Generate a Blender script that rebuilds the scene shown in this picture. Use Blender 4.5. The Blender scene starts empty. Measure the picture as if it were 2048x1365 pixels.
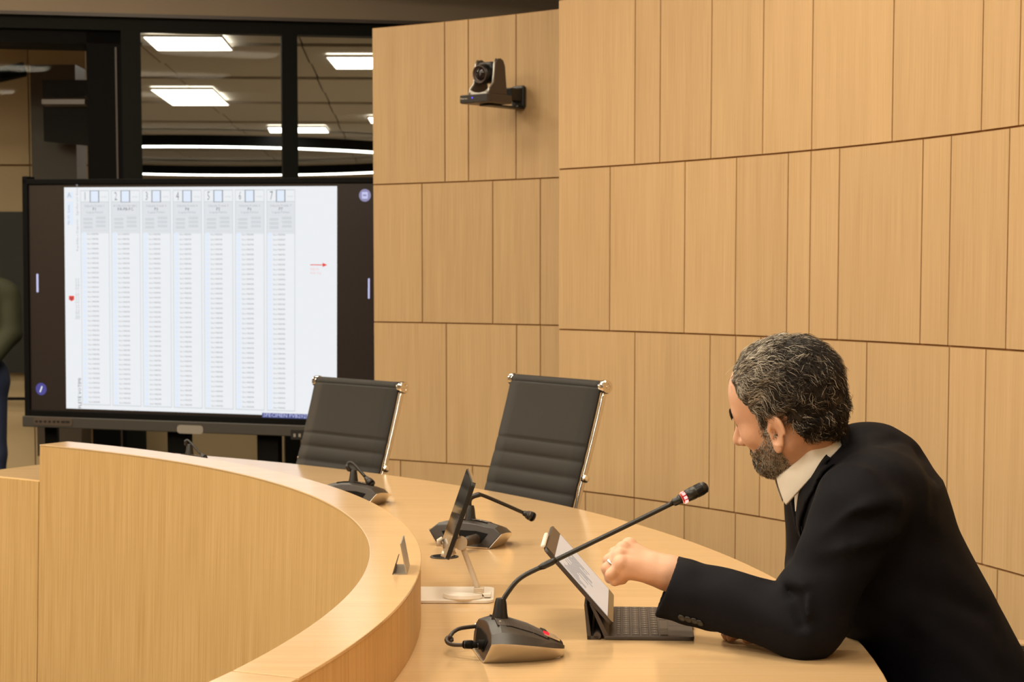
import bpy, bmesh, math, random
import numpy as np
from mathutils import Vector, Matrix
random.seed(7); RNG=np.random.default_rng(7)
sc=bpy.context.scene; COL=sc.collection
# ------------------------------------------------------------------ camera
F,PPX,PPY,HZ=3800.0,1024.0,850.0,554.0
PITCH=math.atan2(PPY-HZ,F); CP,SP=math.cos(PITCH),math.sin(PITCH)
CZ=1.40; ZT=0.75; ZL=0.867
cam=bpy.data.cameras.new('camera'); camo=bpy.data.objects.new('camera',cam); COL.objects.link(camo)
cam.sensor_fit='HORIZONTAL'; cam.sensor_width=36; cam.lens=F/2048*36
cam.shift_y=(PPY-682.5)/2048; cam.clip_end=200
camo.location=(0,0,CZ); camo.rotation_euler=(math.pi/2-PITCH,0,0)
cam.dof.use_dof=True; cam.dof.focus_distance=3.5; cam.dof.aperture_fstop=13
sc.camera=camo
# ------------------------------------------------------------------ world, exposure
w=bpy.data.worlds.new('world'); sc.world=w; w.use_nodes=True
w.node_tree.nodes['Background'].inputs[0].default_value=(1,.9,.75,1)
w.node_tree.nodes['Background'].inputs[1].default_value=.02
sc.view_settings.view_transform='Standard'; sc.view_settings.look='None'
sc.view_settings.gamma=1; sc.view_settings.use_curve_mapping=False
sc.view_settings.exposure=-.05
sc.cycles.max_bounces=8; sc.cycles.caustics_reflective=False; sc.cycles.caustics_refractive=False
WARM=(1.0,.885,.69)
CEIL=3.7
def area(name,loc,sx,sy,power,col=WARM,rot=(0,0,0),spread=math.pi):
    l=bpy.data.lights.new(name,'AREA'); l.shape='RECTANGLE'; l.size=sx; l.size_y=sy
    l.energy=power; l.color=col; l.spread=spread
    o=bpy.data.objects.new(name,l); COL.objects.link(o); o.location=loc; o.rotation_euler=rot
    return o
ROOM_PANELS=[(-1.9,1.6,62),(-1.9,4.2,62),(-4.6,1.6,88),(-4.6,4.2,88),(-1.9,6.8,34),(.15,1.2,34),(.15,3.4,38),(.15,5.6,30),(-1.9,-1.2,56),(.15,-1.2,44),(-4.6,6.8,44),(-6.9,1.6,100),(-6.9,4.2,100),(-4.6,9.3,46),(-1.9,9.0,26)]  # the two panels farthest back are added to brighten the far walls
for x,y,pw_ in ROOM_PANELS:
    area('ceiling_lamp',(x,y,CEIL-.045),1.15,.55,pw_)
for x,y,pw_ in ((-7.3,12.2,300),(2.2,17.5,220),(2.6,23.5,220),(-8.5,18,220)):
    area('hall_lamp',(x,y,2.9),1.6,.8,pw_,(1,.86,.66))  # unseen lamps added to brighten the hall behind the glass
# ------------------------------------------------------------------ projection helpers
def ray(px,py):
    u=(px-PPX)/F; v=(PPY-py)/F
    return Vector((u,CP+v*SP,-SP+v*CP))
def at(px,py,Y):                       # world point of the pixel at depth Y
    d=ray(px,py); t=Y/d.y; return Vector((0,0,CZ))+d*t
def on(px,py,z=ZT):                    # world point of the pixel on the plane at height z
    d=ray(px,py); t=(z-CZ)/d.z; return Vector((0,0,CZ))+d*t
def onv(px,py,A,B):                    # world point of the pixel on the vertical plane through A,B
    d=ray(px,py); n=Vector((-(B[1]-A[1]),B[0]-A[0],0)); a=Vector((A[0],A[1],0))
    t=n.dot(a)/n.dot(d); return Vector((0,0,CZ))+d*t
# ------------------------------------------------------------------ materials
def lin(r,g,b): 
    f=lambda c:(c/12.92 if c<=.04045 else ((c+.055)/1.055)**2.4)
    return tuple(f(c/255) for c in (r,g,b))
def mat(name,col,rough=.5,metal=0,spec=.5,emit=None,es=0,bump=None,sheen=0,coat=0,noise=None):
    m=bpy.data.materials.new(name); m.use_nodes=True; nt=m.node_tree; b=nt.nodes['Principled BSDF']
    b.inputs['Base Color'].default_value=(*col,1); b.inputs['Roughness'].default_value=rough
    b.inputs['Metallic'].default_value=metal; b.inputs['Specular IOR Level'].default_value=spec
    if sheen: b.inputs['Sheen Weight'].default_value=sheen
    if coat: b.inputs['Coat Weight'].default_value=coat
    if emit: b.inputs['Emission Color'].default_value=(*emit,1); b.inputs['Emission Strength'].default_value=es
    if noise:
        sc_,amt=noise; tc=nt.nodes.new('ShaderNodeTexCoord'); n=nt.nodes.new('ShaderNodeTexNoise')
        n.inputs['Scale'].default_value=sc_; n.inputs['Detail'].default_value=5; nt.links.new(tc.outputs['Object'],n.inputs['Vector'])
        mx=nt.nodes.new('ShaderNodeMix'); mx.data_type='RGBA'
        mx.inputs[6].default_value=(*[c*(1-amt) for c in col],1); mx.inputs[7].default_value=(*[min(1,c*(1+amt)) for c in col],1)
        nt.links.new(n.outputs['Fac'],mx.inputs[0]); nt.links.new(mx.outputs[2],b.inputs['Base Color'])
    if bump:
        sc_,st=bump; tc=nt.nodes.new('ShaderNodeTexCoord'); n=nt.nodes.new('ShaderNodeTexNoise')
        n.inputs['Scale'].default_value=sc_; n.inputs['Detail'].default_value=4; nt.links.new(tc.outputs['Object'],n.inputs['Vector'])
        bp=nt.nodes.new('ShaderNodeBump'); bp.inputs['Strength'].default_value=st; bp.inputs['Distance'].default_value=.002
        nt.links.new(n.outputs['Fac'],bp.inputs['Height']); nt.links.new(bp.outputs[0],b.inputs['Normal'])
    return m
def emis(name,col,s):
    m=bpy.data.materials.new(name); m.use_nodes=True; nt=m.node_tree; nt.nodes.clear()
    e=nt.nodes.new('ShaderNodeEmission'); e.inputs[0].default_value=(*col,1); e.inputs[1].default_value=s
    o=nt.nodes.new('ShaderNodeOutputMaterial'); nt.links.new(e.outputs[0],o.inputs[0]); return m
def wood(name,c1,c2,rough,su=260,sv=3.0,coat=0,streak=.5,spec=.5):
    m=bpy.data.materials.new(name); m.use_nodes=True; nt=m.node_tree; b=nt.nodes['Principled BSDF']; L=nt.links.new
    uv=nt.nodes.new('ShaderNodeUVMap'); oi=nt.nodes.new('ShaderNodeObjectInfo')
    off=nt.nodes.new('ShaderNodeCombineXYZ'); mul=nt.nodes.new('ShaderNodeMath'); mul.operation='MULTIPLY'; mul.inputs[1].default_value=37.
    L(oi.outputs['Random'],mul.inputs[0]); L(mul.outputs[0],off.inputs[0]); L(mul.outputs[0],off.inputs[1])
    add=nt.nodes.new('ShaderNodeVectorMath'); add.operation='ADD'; L(uv.outputs[0],add.inputs[0]); L(off.outputs[0],add.inputs[1])
    def nz(sx,sy,det):
        mp=nt.nodes.new('ShaderNodeMapping'); mp.inputs['Scale'].default_value=(sx,sy,1); L(add.outputs[0],mp.inputs[0])
        n=nt.nodes.new('ShaderNodeTexNoise'); n.inputs['Scale'].default_value=1; n.inputs['Detail'].default_value=det; L(mp.outputs[0],n.inputs['Vector']); return n
    n1=nz(su,sv,4); n2=nz(18,.8,3)
    mx0=nt.nodes.new('ShaderNodeMix'); mx0.inputs[0].default_value=streak; L(n1.outputs['Fac'],mx0.inputs[2]); L(n2.outputs['Fac'],mx0.inputs[3])
    cr=nt.nodes.new('ShaderNodeValToRGB'); cr.color_ramp.elements[0].position=.3; cr.color_ramp.elements[1].position=.7
    cr.color_ramp.elements[0].color=(*c1,1); cr.color_ramp.elements[1].color=(*c2,1); L(mx0.outputs[0],cr.inputs[0])
    hs=nt.nodes.new('ShaderNodeHueSaturation'); mr=nt.nodes.new('ShaderNodeMapRange'); mr.inputs[3].default_value=.955; mr.inputs[4].default_value=1.035
    L(oi.outputs['Random'],mr.inputs[0]); L(mr.outputs[0],hs.inputs['Value']); L(cr.outputs[0],hs.inputs['Color']); L(hs.outputs[0],b.inputs['Base Color'])
    b.inputs['Roughness'].default_value=rough; b.inputs['Coat Weight'].default_value=coat; b.inputs['Coat Roughness'].default_value=.25; b.inputs['Specular IOR Level'].default_value=spec
    bp=nt.nodes.new('ShaderNodeBump'); bp.inputs['Strength'].default_value=.06; bp.inputs['Distance'].default_value=.001; L(n1.outputs['Fac'],bp.inputs['Height']); L(bp.outputs[0],b.inputs['Normal'])
    return m
M={}
M['wall_wood']=wood('wall_oak_veneer',(.50,.315,.15),(.65,.435,.225),.5,spec=.35,streak=.35)
M['front_wood']=wood('desk_front_oak',(.50,.295,.10),(.69,.445,.195),.5,su=150,spec=.35,streak=.3)
M['top_wood']=wood('desk_top_oak',(.56,.37,.185),(.655,.45,.24),.17,su=150,spec=.7,streak=.35)
M['joint']=mat('joint_shadow',(.34,.17,.055),.9)
M['black']=mat('black_plastic',(.012,.011,.010),.38)
M['matte_black']=mat('matte_black',(.0035,.003,.0026),.7,spec=.12)
M['charcoal']=mat('charcoal_plastic',(.030,.024,.020),.40,bump=(900,.06))
M['dark_metal']=mat('dark_anodised',(.05,.043,.034),.5)
M['frame']=mat('window_frame_paint',(.0085,.0085,.006),.6,spec=.12)
M['chrome']=mat('chrome',(.82,.78,.72),.13,1)
M['silver']=mat('satin_silver',(.78,.72,.64),.27,.9)
M['steel']=mat('brushed_steel',(.50,.47,.43),.38,.9)
M['white']=mat('white_metal',(.78,.72,.64),.38)
M['mesh']=mat('dark_grey_upholstery',(.0135,.0112,.0092),.6,spec=.35,bump=(700,.2),sheen=.03)
M['jacket']=mat('navy_wool',(.0046,.0045,.0070),.75,spec=.12,bump=(900,.25),sheen=.0)
M['shirt']=mat('cream_cotton',(.82,.77,.68),.8,bump=(600,.1),sheen=.1)
M['trousers']=mat('dark_trousers',(.012,.012,.015),.9)
M['skin']=mat('skin',(.66,.375,.245),.48,spec=.4,noise=(28,.10),bump=(260,.12))
M['skin'].node_tree.nodes['Principled BSDF'].inputs['Subsurface Weight'].default_value=.12
M['skin'].node_tree.nodes['Principled BSDF'].inputs['Subsurface Radius'].default_value=(.012,.005,.003)
M['eye']=mat('eye_white',(.75,.70,.65),.2)
M['iris']=mat('iris_brown',(.05,.025,.012),.15)
M['olive']=mat('olive_fabric',(.045,.046,.020),.85,noise=(8,.2))
M['jeans']=mat('blue_denim',(.03,.04,.09),.85)
M['darkhair']=mat('dark_hair',(.02,.014,.01),.7)
M['beige']=mat('beige_paint',(.38,.29,.20),.8,noise=(3,.04))
M['ceil']=mat('ceiling_white',(.78,.76,.72),.8)
M['hallceil']=mat('hall_ceiling_tile',(.42,.37,.30),.85)
M['hallwall']=mat('hall_wall_beige',(.60,.45,.28),.7,noise=(3,.05))
M['hallfloor']=mat('hall_floor_stone',(.42,.36,.28),.5,noise=(2,.1))
M['carpet']=mat('dark_carpet',(.035,.034,.026),.95,bump=(400,.5))
M['plug']=mat('brown_black_rubber',(.035,.024,.018),.5)
M['glow']=emis('lit_panel',(1,.97,.90),7)
M['glow_room']=emis('lit_panel_warm',(1,.9,.72),3)
M['red']=emis('red_led',(1,.02,.03),2.2)
M['redhot']=emis('red_led_bright',(1,.30,.26),2.6)
M['blue']=emis('blue_led',(.15,.12,1),1.5)
M['page']=emis('screen_page',(.88,.90,.925),1.0)
M['redring']=mat('dark_red_ring',(.08,.004,.004),.3,emit=(1,.02,.03),es=.45)
M['scr_black']=mat('screen_black',(.012,.008,.007),.22,emit=(1,.7,.6),es=.007)
M['scr_blue']=emis('screen_pale_blue',(.80,.88,1.0),1.0)
M['scr_line']=emis('screen_line',(.62,.66,.68),1.0)
M['scr_grey']=emis('screen_grey_text',(.45,.47,.49),1.0); M['scr_row']=emis('screen_row_text',(.33,.33,.34),1.0)
M['scr_dark']=emis('screen_dark_text',(.10,.11,.13),1.0)
M['scr_mid']=emis('screen_mid_text',(.28,.29,.31),1.0)
M['scr_red']=emis('screen_red',(.85,.07,.05),1.0)
M['scr_pink']=emis('screen_pink',(.95,.60,.60),1.0)
M['scr_navy']=emis('screen_navy',(.10,.12,.28),1.0)
M['scr_purple']=emis('screen_purple',(.09,.08,.30),1.0)
M['scr_lav']=emis('screen_lavender',(.30,.28,.45),1.0)
M['scr_ice']=emis('screen_ice',(.60,.60,.92),1.0)
M['tabscr']=mat('tablet_screen',(.02,.02,.02),.06,emit=(1,.92,.85),es=.5)
M['tabscr_line']=emis('tablet_screen_text',(.10,.09,.09),1.0)
M['tabglass']=mat('tablet_glass_black',(.01,.009,.008),.05)
M['key']=mat('key_cap',(.062,.045,.036),.55)
M['case']=mat('keyboard_case',(.055,.040,.032),.6)
M['legend']=mat('key_legend',(.45,.40,.34),.6)
M['ivory']=mat('ivory_plastic',(.80,.74,.66),.35)
M['clear']=mat('frosted_clear_plastic',(.60,.50,.38),.25)
M['lens']=mat('lens_glass',(.015,.008,.008),.06)
M['bronze']=mat('brown_grey_plastic',(.085,.06,.045),.4)
def glass():
    m=bpy.data.materials.new('window_glass'); m.use_nodes=True; nt=m.node_tree; nt.nodes.clear(); L=nt.links.new
    t=nt.nodes.new('ShaderNodeBsdfTransparent'); t.inputs[0].default_value=(.93,.94,.92,1)
    g=nt.nodes.new('ShaderNodeBsdfGlossy'); g.inputs['Roughness'].default_value=.01
    mx=nt.nodes.new('ShaderNodeMixShader'); mx.inputs[0].default_value=.003; o=nt.nodes.new('ShaderNodeOutputMaterial')
    L(t.outputs[0],mx.inputs[1]); L(g.outputs[0],mx.inputs[2]); L(mx.outputs[0],o.inputs[0]); return m
M['glass']=glass()
# ------------------------------------------------------------------ mesh building
MW={}
def thing(name,label,cat,loc=(0,0,0),rz=0,group=None,mtx=None):
    o=bpy.data.objects.new(name,None); COL.objects.link(o); o.empty_display_size=.05
    m=mtx if mtx is not None else Matrix.Translation(Vector(loc))@Matrix.Rotation(rz,4,'Z')
    o.matrix_world=m; MW[o.name]=m.copy()
    o['label']=label; o['category']=cat
    if group: o['group']=group
    return o
class MB:
    def __init__(s): s.v=[]; s.f=[]; s.uv={}; s.mi=[]; s.cur=0
    def face(s,idx,uv=None):
        if uv is not None: s.uv[len(s.f)]=uv
        s.f.append(tuple(idx)); s.mi.append(s.cur)
    def add(s,vs): 
        n=len(s.v); s.v+= [Vector(v) for v in vs]; return n
    def quad(s,a,b,c,d,uv=None):
        n=s.add((a,b,c,d)); s.face((n,n+1,n+2,n+3),uv)
    def box(s,c,size,rot=None):
        c=Vector(c); x,y,z=[k/2 for k in size]; R=rot or Matrix.Identity(3)
        n=s.add([c+R@Vector((sx*x,sy*y,sz*z)) for sz in(-1,1) for sy in(-1,1) for sx in(-1,1)])
        for q in ((0,2,3,1),(4,5,7,6),(0,1,5,4),(2,6,7,3),(0,4,6,2),(1,3,7,5)): s.face([n+i for i in q])
        return s
    def hexa(s,p):   # 8 points: bottom 4 ccw, top 4 ccw
        n=s.add(p)
        for q in ((3,2,1,0),(4,5,6,7),(0,1,5,4),(1,2,6,5),(2,3,7,6),(3,0,4,7)): s.face([n+i for i in q])
        return s
    def tube(s,path,rad,n=8,caps=True,flat=None):
        P=[Vector(p) for p in path]; R=rad if hasattr(rad,'__len__') else [rad]*len(P)
        t0=(P[1]-P[0]).normalized(); up=Vector((0,0,1)) if abs(t0.z)<.9 else Vector((1,0,0))
        a=(up-t0*up.dot(t0)).normalized(); base=len(s.v)
        for i,p in enumerate(P):
            t=(P[min(i+1,len(P)-1)]-P[max(i-1,0)]).normalized()
            a=(a-t*a.dot(t)).normalized(); b=t.cross(a)
            fl=flat or (1,1)
            s.add([p+(a*math.cos(2*math.pi*k/n)*fl[0]+b*math.sin(2*math.pi*k/n)*fl[1])*R[i] for k in range(n)])
        for i in range(len(P)-1):
            for k in range(n):
                k2=(k+1)%n; s.face((base+i*n+k,base+i*n+k2,base+(i+1)*n+k2,base+(i+1)*n+k))
        if caps:
            s.face([base+k for k in range(n)][::-1]); s.face([base+(len(P)-1)*n+k for k in range(n)])
        return s
    def lathe(s,prof,n=24,M4=None):   # profile (r,z)
        base=len(s.v); M4=M4 or Matrix.Identity(4)
        for r,z in prof: s.add([M4@Vector((r*math.cos(2*math.pi*k/n),r*math.sin(2*math.pi*k/n),z)) for k in range(n)])
        for i in range(len(prof)-1):
            for k in range(n):
                k2=(k+1)%n; s.face((base+i*n+k,base+i*n+k2,base+(i+1)*n+k2,base+(i+1)*n+k))
        s.face([base+k for k in range(n)][::-1]); s.face([base+(len(prof)-1)*n+k for k in range(n)])
        return s
    def prism(s,pts,vec):
        pts=[Vector(p) for p in pts]; vec=Vector(vec); n=len(pts); b=s.add(pts+[p+vec for p in pts])
        s.face([b+i for i in range(n)][::-1]); s.face([b+n+i for i in range(n)])
        for i in range(n): j=(i+1)%n; s.face((b+i,b+j,b+n+j,b+n+i))
        return s
    def loft(s,rings,closed=True,caps=True):
        n=len(rings[0]); b=len(s.v)
        for r in rings: s.add(r)
        for i in range(len(rings)-1):
            for k in range(n if closed else n-1):
                k2=(k+1)%n; s.face((b+i*n+k,b+i*n+k2,b+(i+1)*n+k2,b+(i+1)*n+k))
        if caps and closed: s.face([b+k for k in range(n)][::-1]); s.face([b+(len(rings)-1)*n+k for k in range(n)])
        return s
def part(mb,name,mats,parent=None,world=False,smooth=False,bevel=0,kind=None,label=None,solid=0,subsurf=0,recalc=True):
    me=bpy.data.meshes.new(name); V=mb.v
    if world and parent is not None:
        inv=MW[parent.name].inverted(); V=[inv@v for v in V]
    me.from_pydata([tuple(v) for v in V],[],mb.f)
    mats=mats if isinstance(mats,(list,tuple)) else [mats]
    for m in mats: me.materials.append(m)
    if len(mats)>1: me.polygons.foreach_set('material_index',mb.mi)
    if mb.uv:
        l=me.uv_layers.new(name='UVMap')
        for fi,u in mb.uv.items():
            p=me.polygons[fi]
            for k,li in enumerate(p.loop_indices): l.data[li].uv=u[k]
    if recalc:
        bm=bmesh.new(); bm.from_mesh(me); bmesh.ops.recalc_face_normals(bm,faces=bm.faces); bm.to_mesh(me); bm.free()
    if smooth: me.polygons.foreach_set('use_smooth',[True]*len(me.polygons))
    o=bpy.data.objects.new(name,me); COL.objects.link(o)
    if parent is not None: o.parent=parent; MW[o.name]=MW[parent.name].copy()
    else: MW[o.name]=Matrix.Identity(4)
    if solid: md=o.modifiers.new('solidify','SOLIDIFY'); md.thickness=solid; md.offset=0
    if subsurf: md=o.modifiers.new('subsurf','SUBSURF'); md.levels=subsurf; md.render_levels=subsurf
    if bevel: md=o.modifiers.new('bevel','BEVEL'); md.width=bevel; md.segments=2; md.limit_method='ANGLE'; md.angle_limit=.6
    if smooth and not subsurf and not bevel:
        pass
    if kind: o['kind']=kind
    if label: o['label']=label
    return o
def tag(o,label,cat,group=None):
    o['label']=label; o['category']=cat
    if group: o['group']=group
    return o
def copy_tree(o,parent=None):
    c=o.copy(); COL.objects.link(c)
    if parent is not None: c.parent=parent
    for ch in list(o.children): copy_tree(ch,c)
    return c
def auto_smooth(o,ang=.6):
    me=o.data; bm=bmesh.new(); bm.from_mesh(me)
    for e in bm.edges: e.smooth=not(len(e.link_faces)==2 and e.calc_face_angle(0)>ang)
    for f in bm.faces: f.smooth=True
    bm.to_mesh(me); bm.free()
def text(body,name,m,parent,M4,size,align='LEFT',sx=1.0,space=None):
    c=bpy.data.curves.new(name,'FONT'); c.body=body; c.size=size; c.align_x=align; c.align_y='CENTER'; c.resolution_u=1; c.space_line=1.0
    if space: c.space_line=space
    tmp=bpy.data.objects.new(name,c); COL.objects.link(tmp); me=bpy.data.meshes.new_from_object(tmp); bpy.data.objects.remove(tmp); bpy.data.curves.remove(c)
    me.name=name; me.materials.clear(); me.materials.append(m); o=bpy.data.objects.new(name,me); COL.objects.link(o); o.parent=parent; me.transform(M4@Matrix.Diagonal((sx,1,1,1))); return o
# ------------------------------------------------------------------ SDF modelling (surface nets)
def smin(a,b,k): h=np.clip(.5+.5*(b-a)/k,0,1); return b*(1-h)+a*h-k*h*(1-h)
def smax(a,b,k): return -smin(-a,-b,k)
def sph(p,c,r): return np.linalg.norm(p-np.asarray(c),axis=1)-r
def ell(p,c,r):
    r=np.asarray(r,float); q=(p-np.asarray(c))/r; k0=np.linalg.norm(q,axis=1); k1=np.linalg.norm(q/r,axis=1)+1e-9
    return k0*(k0-1)/k1
def cone(p,a,b,ra,rb,sy=1.0):
    a=np.asarray(a,float); b=np.asarray(b,float); s=np.array([1,1/sy,1]); P=(p)*s; a=a*s; b=b*s
    ab=b-a; t=np.clip(((P-a)@ab)/(ab@ab),0,1)
    return np.linalg.norm(P-a-t[:,None]*ab,axis=1)-(ra+(rb-ra)*t)
def segd(p,pts):
    d=None
    for a,b in zip(pts[:-1],pts[1:]):
        a=np.asarray(a,float); b=np.asarray(b,float); ab=b-a; t=np.clip(((p-a)@ab)/(ab@ab),0,1)
        e=np.linalg.norm(p-a-t[:,None]*ab,axis=1); d=e if d is None else np.minimum(d,e)
    return d
def sdf_mesh(fn,lo,hi,h,smooth=1,B=8):
    lo=np.asarray(lo,float); hi=np.asarray(hi,float); nb=np.ceil((hi-lo)/(h*B)).astype(int); n=nb*B+1
    gi=np.stack(np.meshgrid(*[np.arange(k) for k in nb],indexing='ij'),-1).reshape(-1,3)
    cen=lo+(gi+.5)*B*h; dc=fn(cen); act=np.abs(dc)<B*h*.5*1.75*1.35
    vol=np.full(n,1.0,np.float32)
    loc=np.stack(np.meshgrid(*[np.arange(B+1)]*3,indexing='ij'),-1).reshape(-1,3)
    for g in gi[(~act)&(dc<0)]: vol[g[0]*B:g[0]*B+B+1,g[1]*B:g[1]*B+B+1,g[2]*B:g[2]*B+B+1]=-1
    ga=gi[act]
    for i in range(0,len(ga),400):
        g=ga[i:i+400]; idx=(g[:,None,:]*B+loc[None]).reshape(-1,3); d=fn(lo+idx*h).astype(np.float32)
        vol[idx[:,0],idx[:,1],idx[:,2]]=d
    s=vol<0; c=np.zeros(np.array(n)-1,np.int8)
    offs=[(i,j,k) for i in(0,1) for j in(0,1) for k in(0,1)]
    N=np.array(n)-1
    for o in offs: c+=s[o[0]:o[0]+N[0],o[1]:o[1]+N[1],o[2]:o[2]+N[2]]
    ids=np.argwhere((c>0)&(c<8)); lut=np.full(N,-1,np.int64); lut[ids[:,0],ids[:,1],ids[:,2]]=np.arange(len(ids))
    acc=np.zeros((len(ids),3)); cnt=np.zeros(len(ids))
    for o in offs:
        for ax in range(3):
            if o[ax]: continue
            o2=list(o); o2[ax]=1
            a=vol[ids[:,0]+o[0],ids[:,1]+o[1],ids[:,2]+o[2]]; b=vol[ids[:,0]+o2[0],ids[:,1]+o2[1],ids[:,2]+o2[2]]
            m=(a<0)!=(b<0); t=np.where(m,a/np.where(m,a-b,1),0); q=np.tile(np.array(o,float),(len(ids),1)); q[:,ax]+=t
            acc[m]+=q[m]; cnt+=m
    V=lo+(ids+acc/np.maximum(cnt,1)[:,None])*h; Q=[]
    for ax in range(3):
        u,v=(ax+1)%3,(ax+2)%3; sl=[slice(None)]*3; sh=[slice(None)]*3; sl[ax]=slice(0,-1); sh[ax]=slice(1,None)
        e=np.argwhere(s[tuple(sl)]!=s[tuple(sh)]); e=e[(e[:,u]>0)&(e[:,v]>0)&(e[:,u]<N[u])&(e[:,v]<N[v])]
        fl=s[e[:,0],e[:,1],e[:,2]]; qs=[]
        for du,dv in ((1,1),(0,1),(0,0),(1,0)):
            t=e.copy(); t[:,u]-=du; t[:,v]-=dv; qs.append(lut[t[:,0],t[:,1],t[:,2]])
        q=np.stack(qs,1); q[~fl]=q[~fl][:,::-1]; Q.append(q)
    Q=np.concatenate(Q); Q=Q[(Q>=0).all(1)]
    for _ in range(smooth):
        S=np.zeros_like(V); k=np.zeros(len(V))
        for a,b in ((0,1),(1,2),(2,3),(3,0)):
            np.add.at(S,Q[:,a],V[Q[:,b]]); np.add.at(k,Q[:,a],1); np.add.at(S,Q[:,b],V[Q[:,a]]); np.add.at(k,Q[:,b],1)
        V=V*.45+.55*S/np.maximum(k,1)[:,None]
    return V,Q
def raw(name,V,Fc,m,parent,smooth=True,world=True,label=None,kind=None):
    if world and parent is not None:
        inv=np.array(MW[parent.name].inverted()); V=V@inv[:3,:3].T+inv[:3,3]
    me=bpy.data.meshes.new(name); me.vertices.add(len(V)); me.vertices.foreach_set('co',np.asarray(V,np.float32).ravel())
    k=Fc.shape[1]; me.loops.add(Fc.size); me.loops.foreach_set('vertex_index',Fc.astype(np.int32).ravel())
    me.polygons.add(len(Fc)); me.polygons.foreach_set('loop_start',np.arange(0,Fc.size,k,dtype=np.int32)); me.polygons.foreach_set('loop_total',np.full(len(Fc),k,np.int32))
    me.update(); me.validate(); me.polygons.foreach_set('use_smooth',np.ones(len(me.polygons),bool)); me.materials.append(m)
    o=bpy.data.objects.new(name,me); COL.objects.link(o)
    if parent is not None: o.parent=parent; MW[o.name]=MW[parent.name].copy()
    if label: o['label']=label
    if kind: o['kind']=kind
    return o
# ================================================================== SETTING
def struct(name,mb,m,parent=None,world=False,**k):
    o=part(mb,name,m,parent,world,**k)
    if parent is None: o['kind']='structure'
    return o
b=MB(); b.box((-2,3.6,-.03),(14,17,.06)); struct('floor',b,M['carpet'])
b=MB(); b.box((-2,22.1,-.03),(22,20,.06)); struct('floor_hall',b,M['hallfloor'])  # pale floor added to bounce light up to the hall ceiling
# room ceiling, with recessed lit panels
b=MB(); b.box((-2.2,3.6,CEIL+.05),(11.5,16.6,.1)); struct('ceiling',b,M['ceil'])
for i,(x,y,_) in enumerate(ROOM_PANELS):
    t=thing('ceiling_light',['recessed warm ceiling panel light over the conference desk'][0],'light',(x,y,CEIL),0,'ceiling panel lights over the desk')
    b=MB()
    for sx,sy,lx,ly in ((0,.3,1.24,.03),(0,-.3,1.24,.03),(.605,0,.03,.57),(-.605,0,.03,.57)): b.box((sx,sy,-.012),(lx,ly,.024))
    part(b,'frame',M['white'],t)
    b=MB(); b.box((0,0,-.006),(1.18,.57,.008)); part(b,'diffuser',M['glow_room'],t)
# ---- curved panelled walls
WC=Vector((-3.745,3.96,0)); WR1=5.414
def ang(px,py,R,C=WC):        # azimuth where the pixel's ray meets the cylinder
    d=ray(px,py); a=d.x**2+d.y**2; bb=-2*(d.x*C.x+d.y*C.y); c=C.x**2+C.y**2-R*R
    t=(-bb+math.sqrt(bb*bb-4*a*c))/(2*a); return math.atan2(d.y*t-C.y,d.x*t-C.x)
p1=onv(747,500,(-.7,8.936),(.214,8.335)); 
WR2=.5*((Vector((-.6515,8.936,0))-WC).length+(Vector((.2,8.335,0))-WC).length)
def panel_wall(name,R,rows,thick=.018,gap=.0065,back=.05,zc=None):
    # rows: (z0,z1,[angles descending from left to right])
    a0=max(r[2][0] for r in rows); a1=min(r[2][-1] for r in rows); z0=min(r[0] for r in rows); z1=max(r[1] for r in rows)
    n=40; ri,ro=R+thick*.55,R+back+thick; b=MB(); rings=[]
    for i in range(n+1):
        a=a0+(a1-a0)*i/n; c,s=math.cos(a),math.sin(a)
        rings.append([(WC.x+r*c,WC.y+r*s,z) for r,z in ((ri,z0),(ri,z1),(ro,z1),(ro,z0))])
    b.loft(rings); wall=struct(name,b,M['joint'])
    for (z0,z1,A) in rows:
        for aL,aR in zip(A[:-1],A[1:]):
            k=max(3,int(abs(aL-aR)*R/.12)); g=gap/2/R; aL2,aR2=aL-g,aR+g; b=MB()
            zz0,zz1=z0+gap/2,z1-gap/2
            pts=lambda r:[(WC.x+r*math.cos(aL2+(aR2-aL2)*i/k),WC.y+r*math.sin(aL2+(aR2-aL2)*i/k)) for i in range(k+1)]
            f,bk=pts(R),pts(R+thick); L=abs(aL2-aR2)*R
            v=[]; 
            for (x,y) in f: v+=[(x,y,zz0),(x,y,zz1)]
            for (x,y) in bk: v+=[(x,y,zz0),(x,y,zz1)]
            n0=b.add(v); K=2*(k+1)
            for i in range(k):
                u0,u1=L*i/k,L*(i+1)/k
                uv=[(u0,zz0),(u1,zz0),(u1,zz1),(u0,zz1)]
                q=(n0+2*i,n0+2*i+2,n0+2*i+3,n0+2*i+1); b.face(q,uv)
                q=(n0+K+2*i,n0+K+2*i+2,n0+K+2*i+3,n0+K+2*i+1); b.face(q[::-1],uv[::-1])
                b.face((n0+2*i,n0+2*i+2,n0+K+2*i+2,n0+K+2*i)[::-1],[(u0,0),(u1,0),(u1,.02),(u0,.02)][::-1])
                b.face((n0+2*i+1,n0+2*i+3,n0+K+2*i+3,n0+K+2*i+1),[(u0,0),(u1,0),(u1,.02),(u0,.02)])
            for e in (0,2*k): b.face((n0+e,n0+e+1,n0+K+e+1,n0+K+e),[(0,zz0),(0,zz1),(.02,zz1),(.02,zz0)])
            part(b,'panel',M['wall_wood'],wall)
    return wall
Z0,Z1,Z2,Z3=2.501,1.83,1.188,.5415
def angs(xs,py,R,extra):
    A=[ang(x,py,R) for x in xs]
    for dl in extra: A.append(A[-1]-dl/R)
    return A
wl=1116.5
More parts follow.
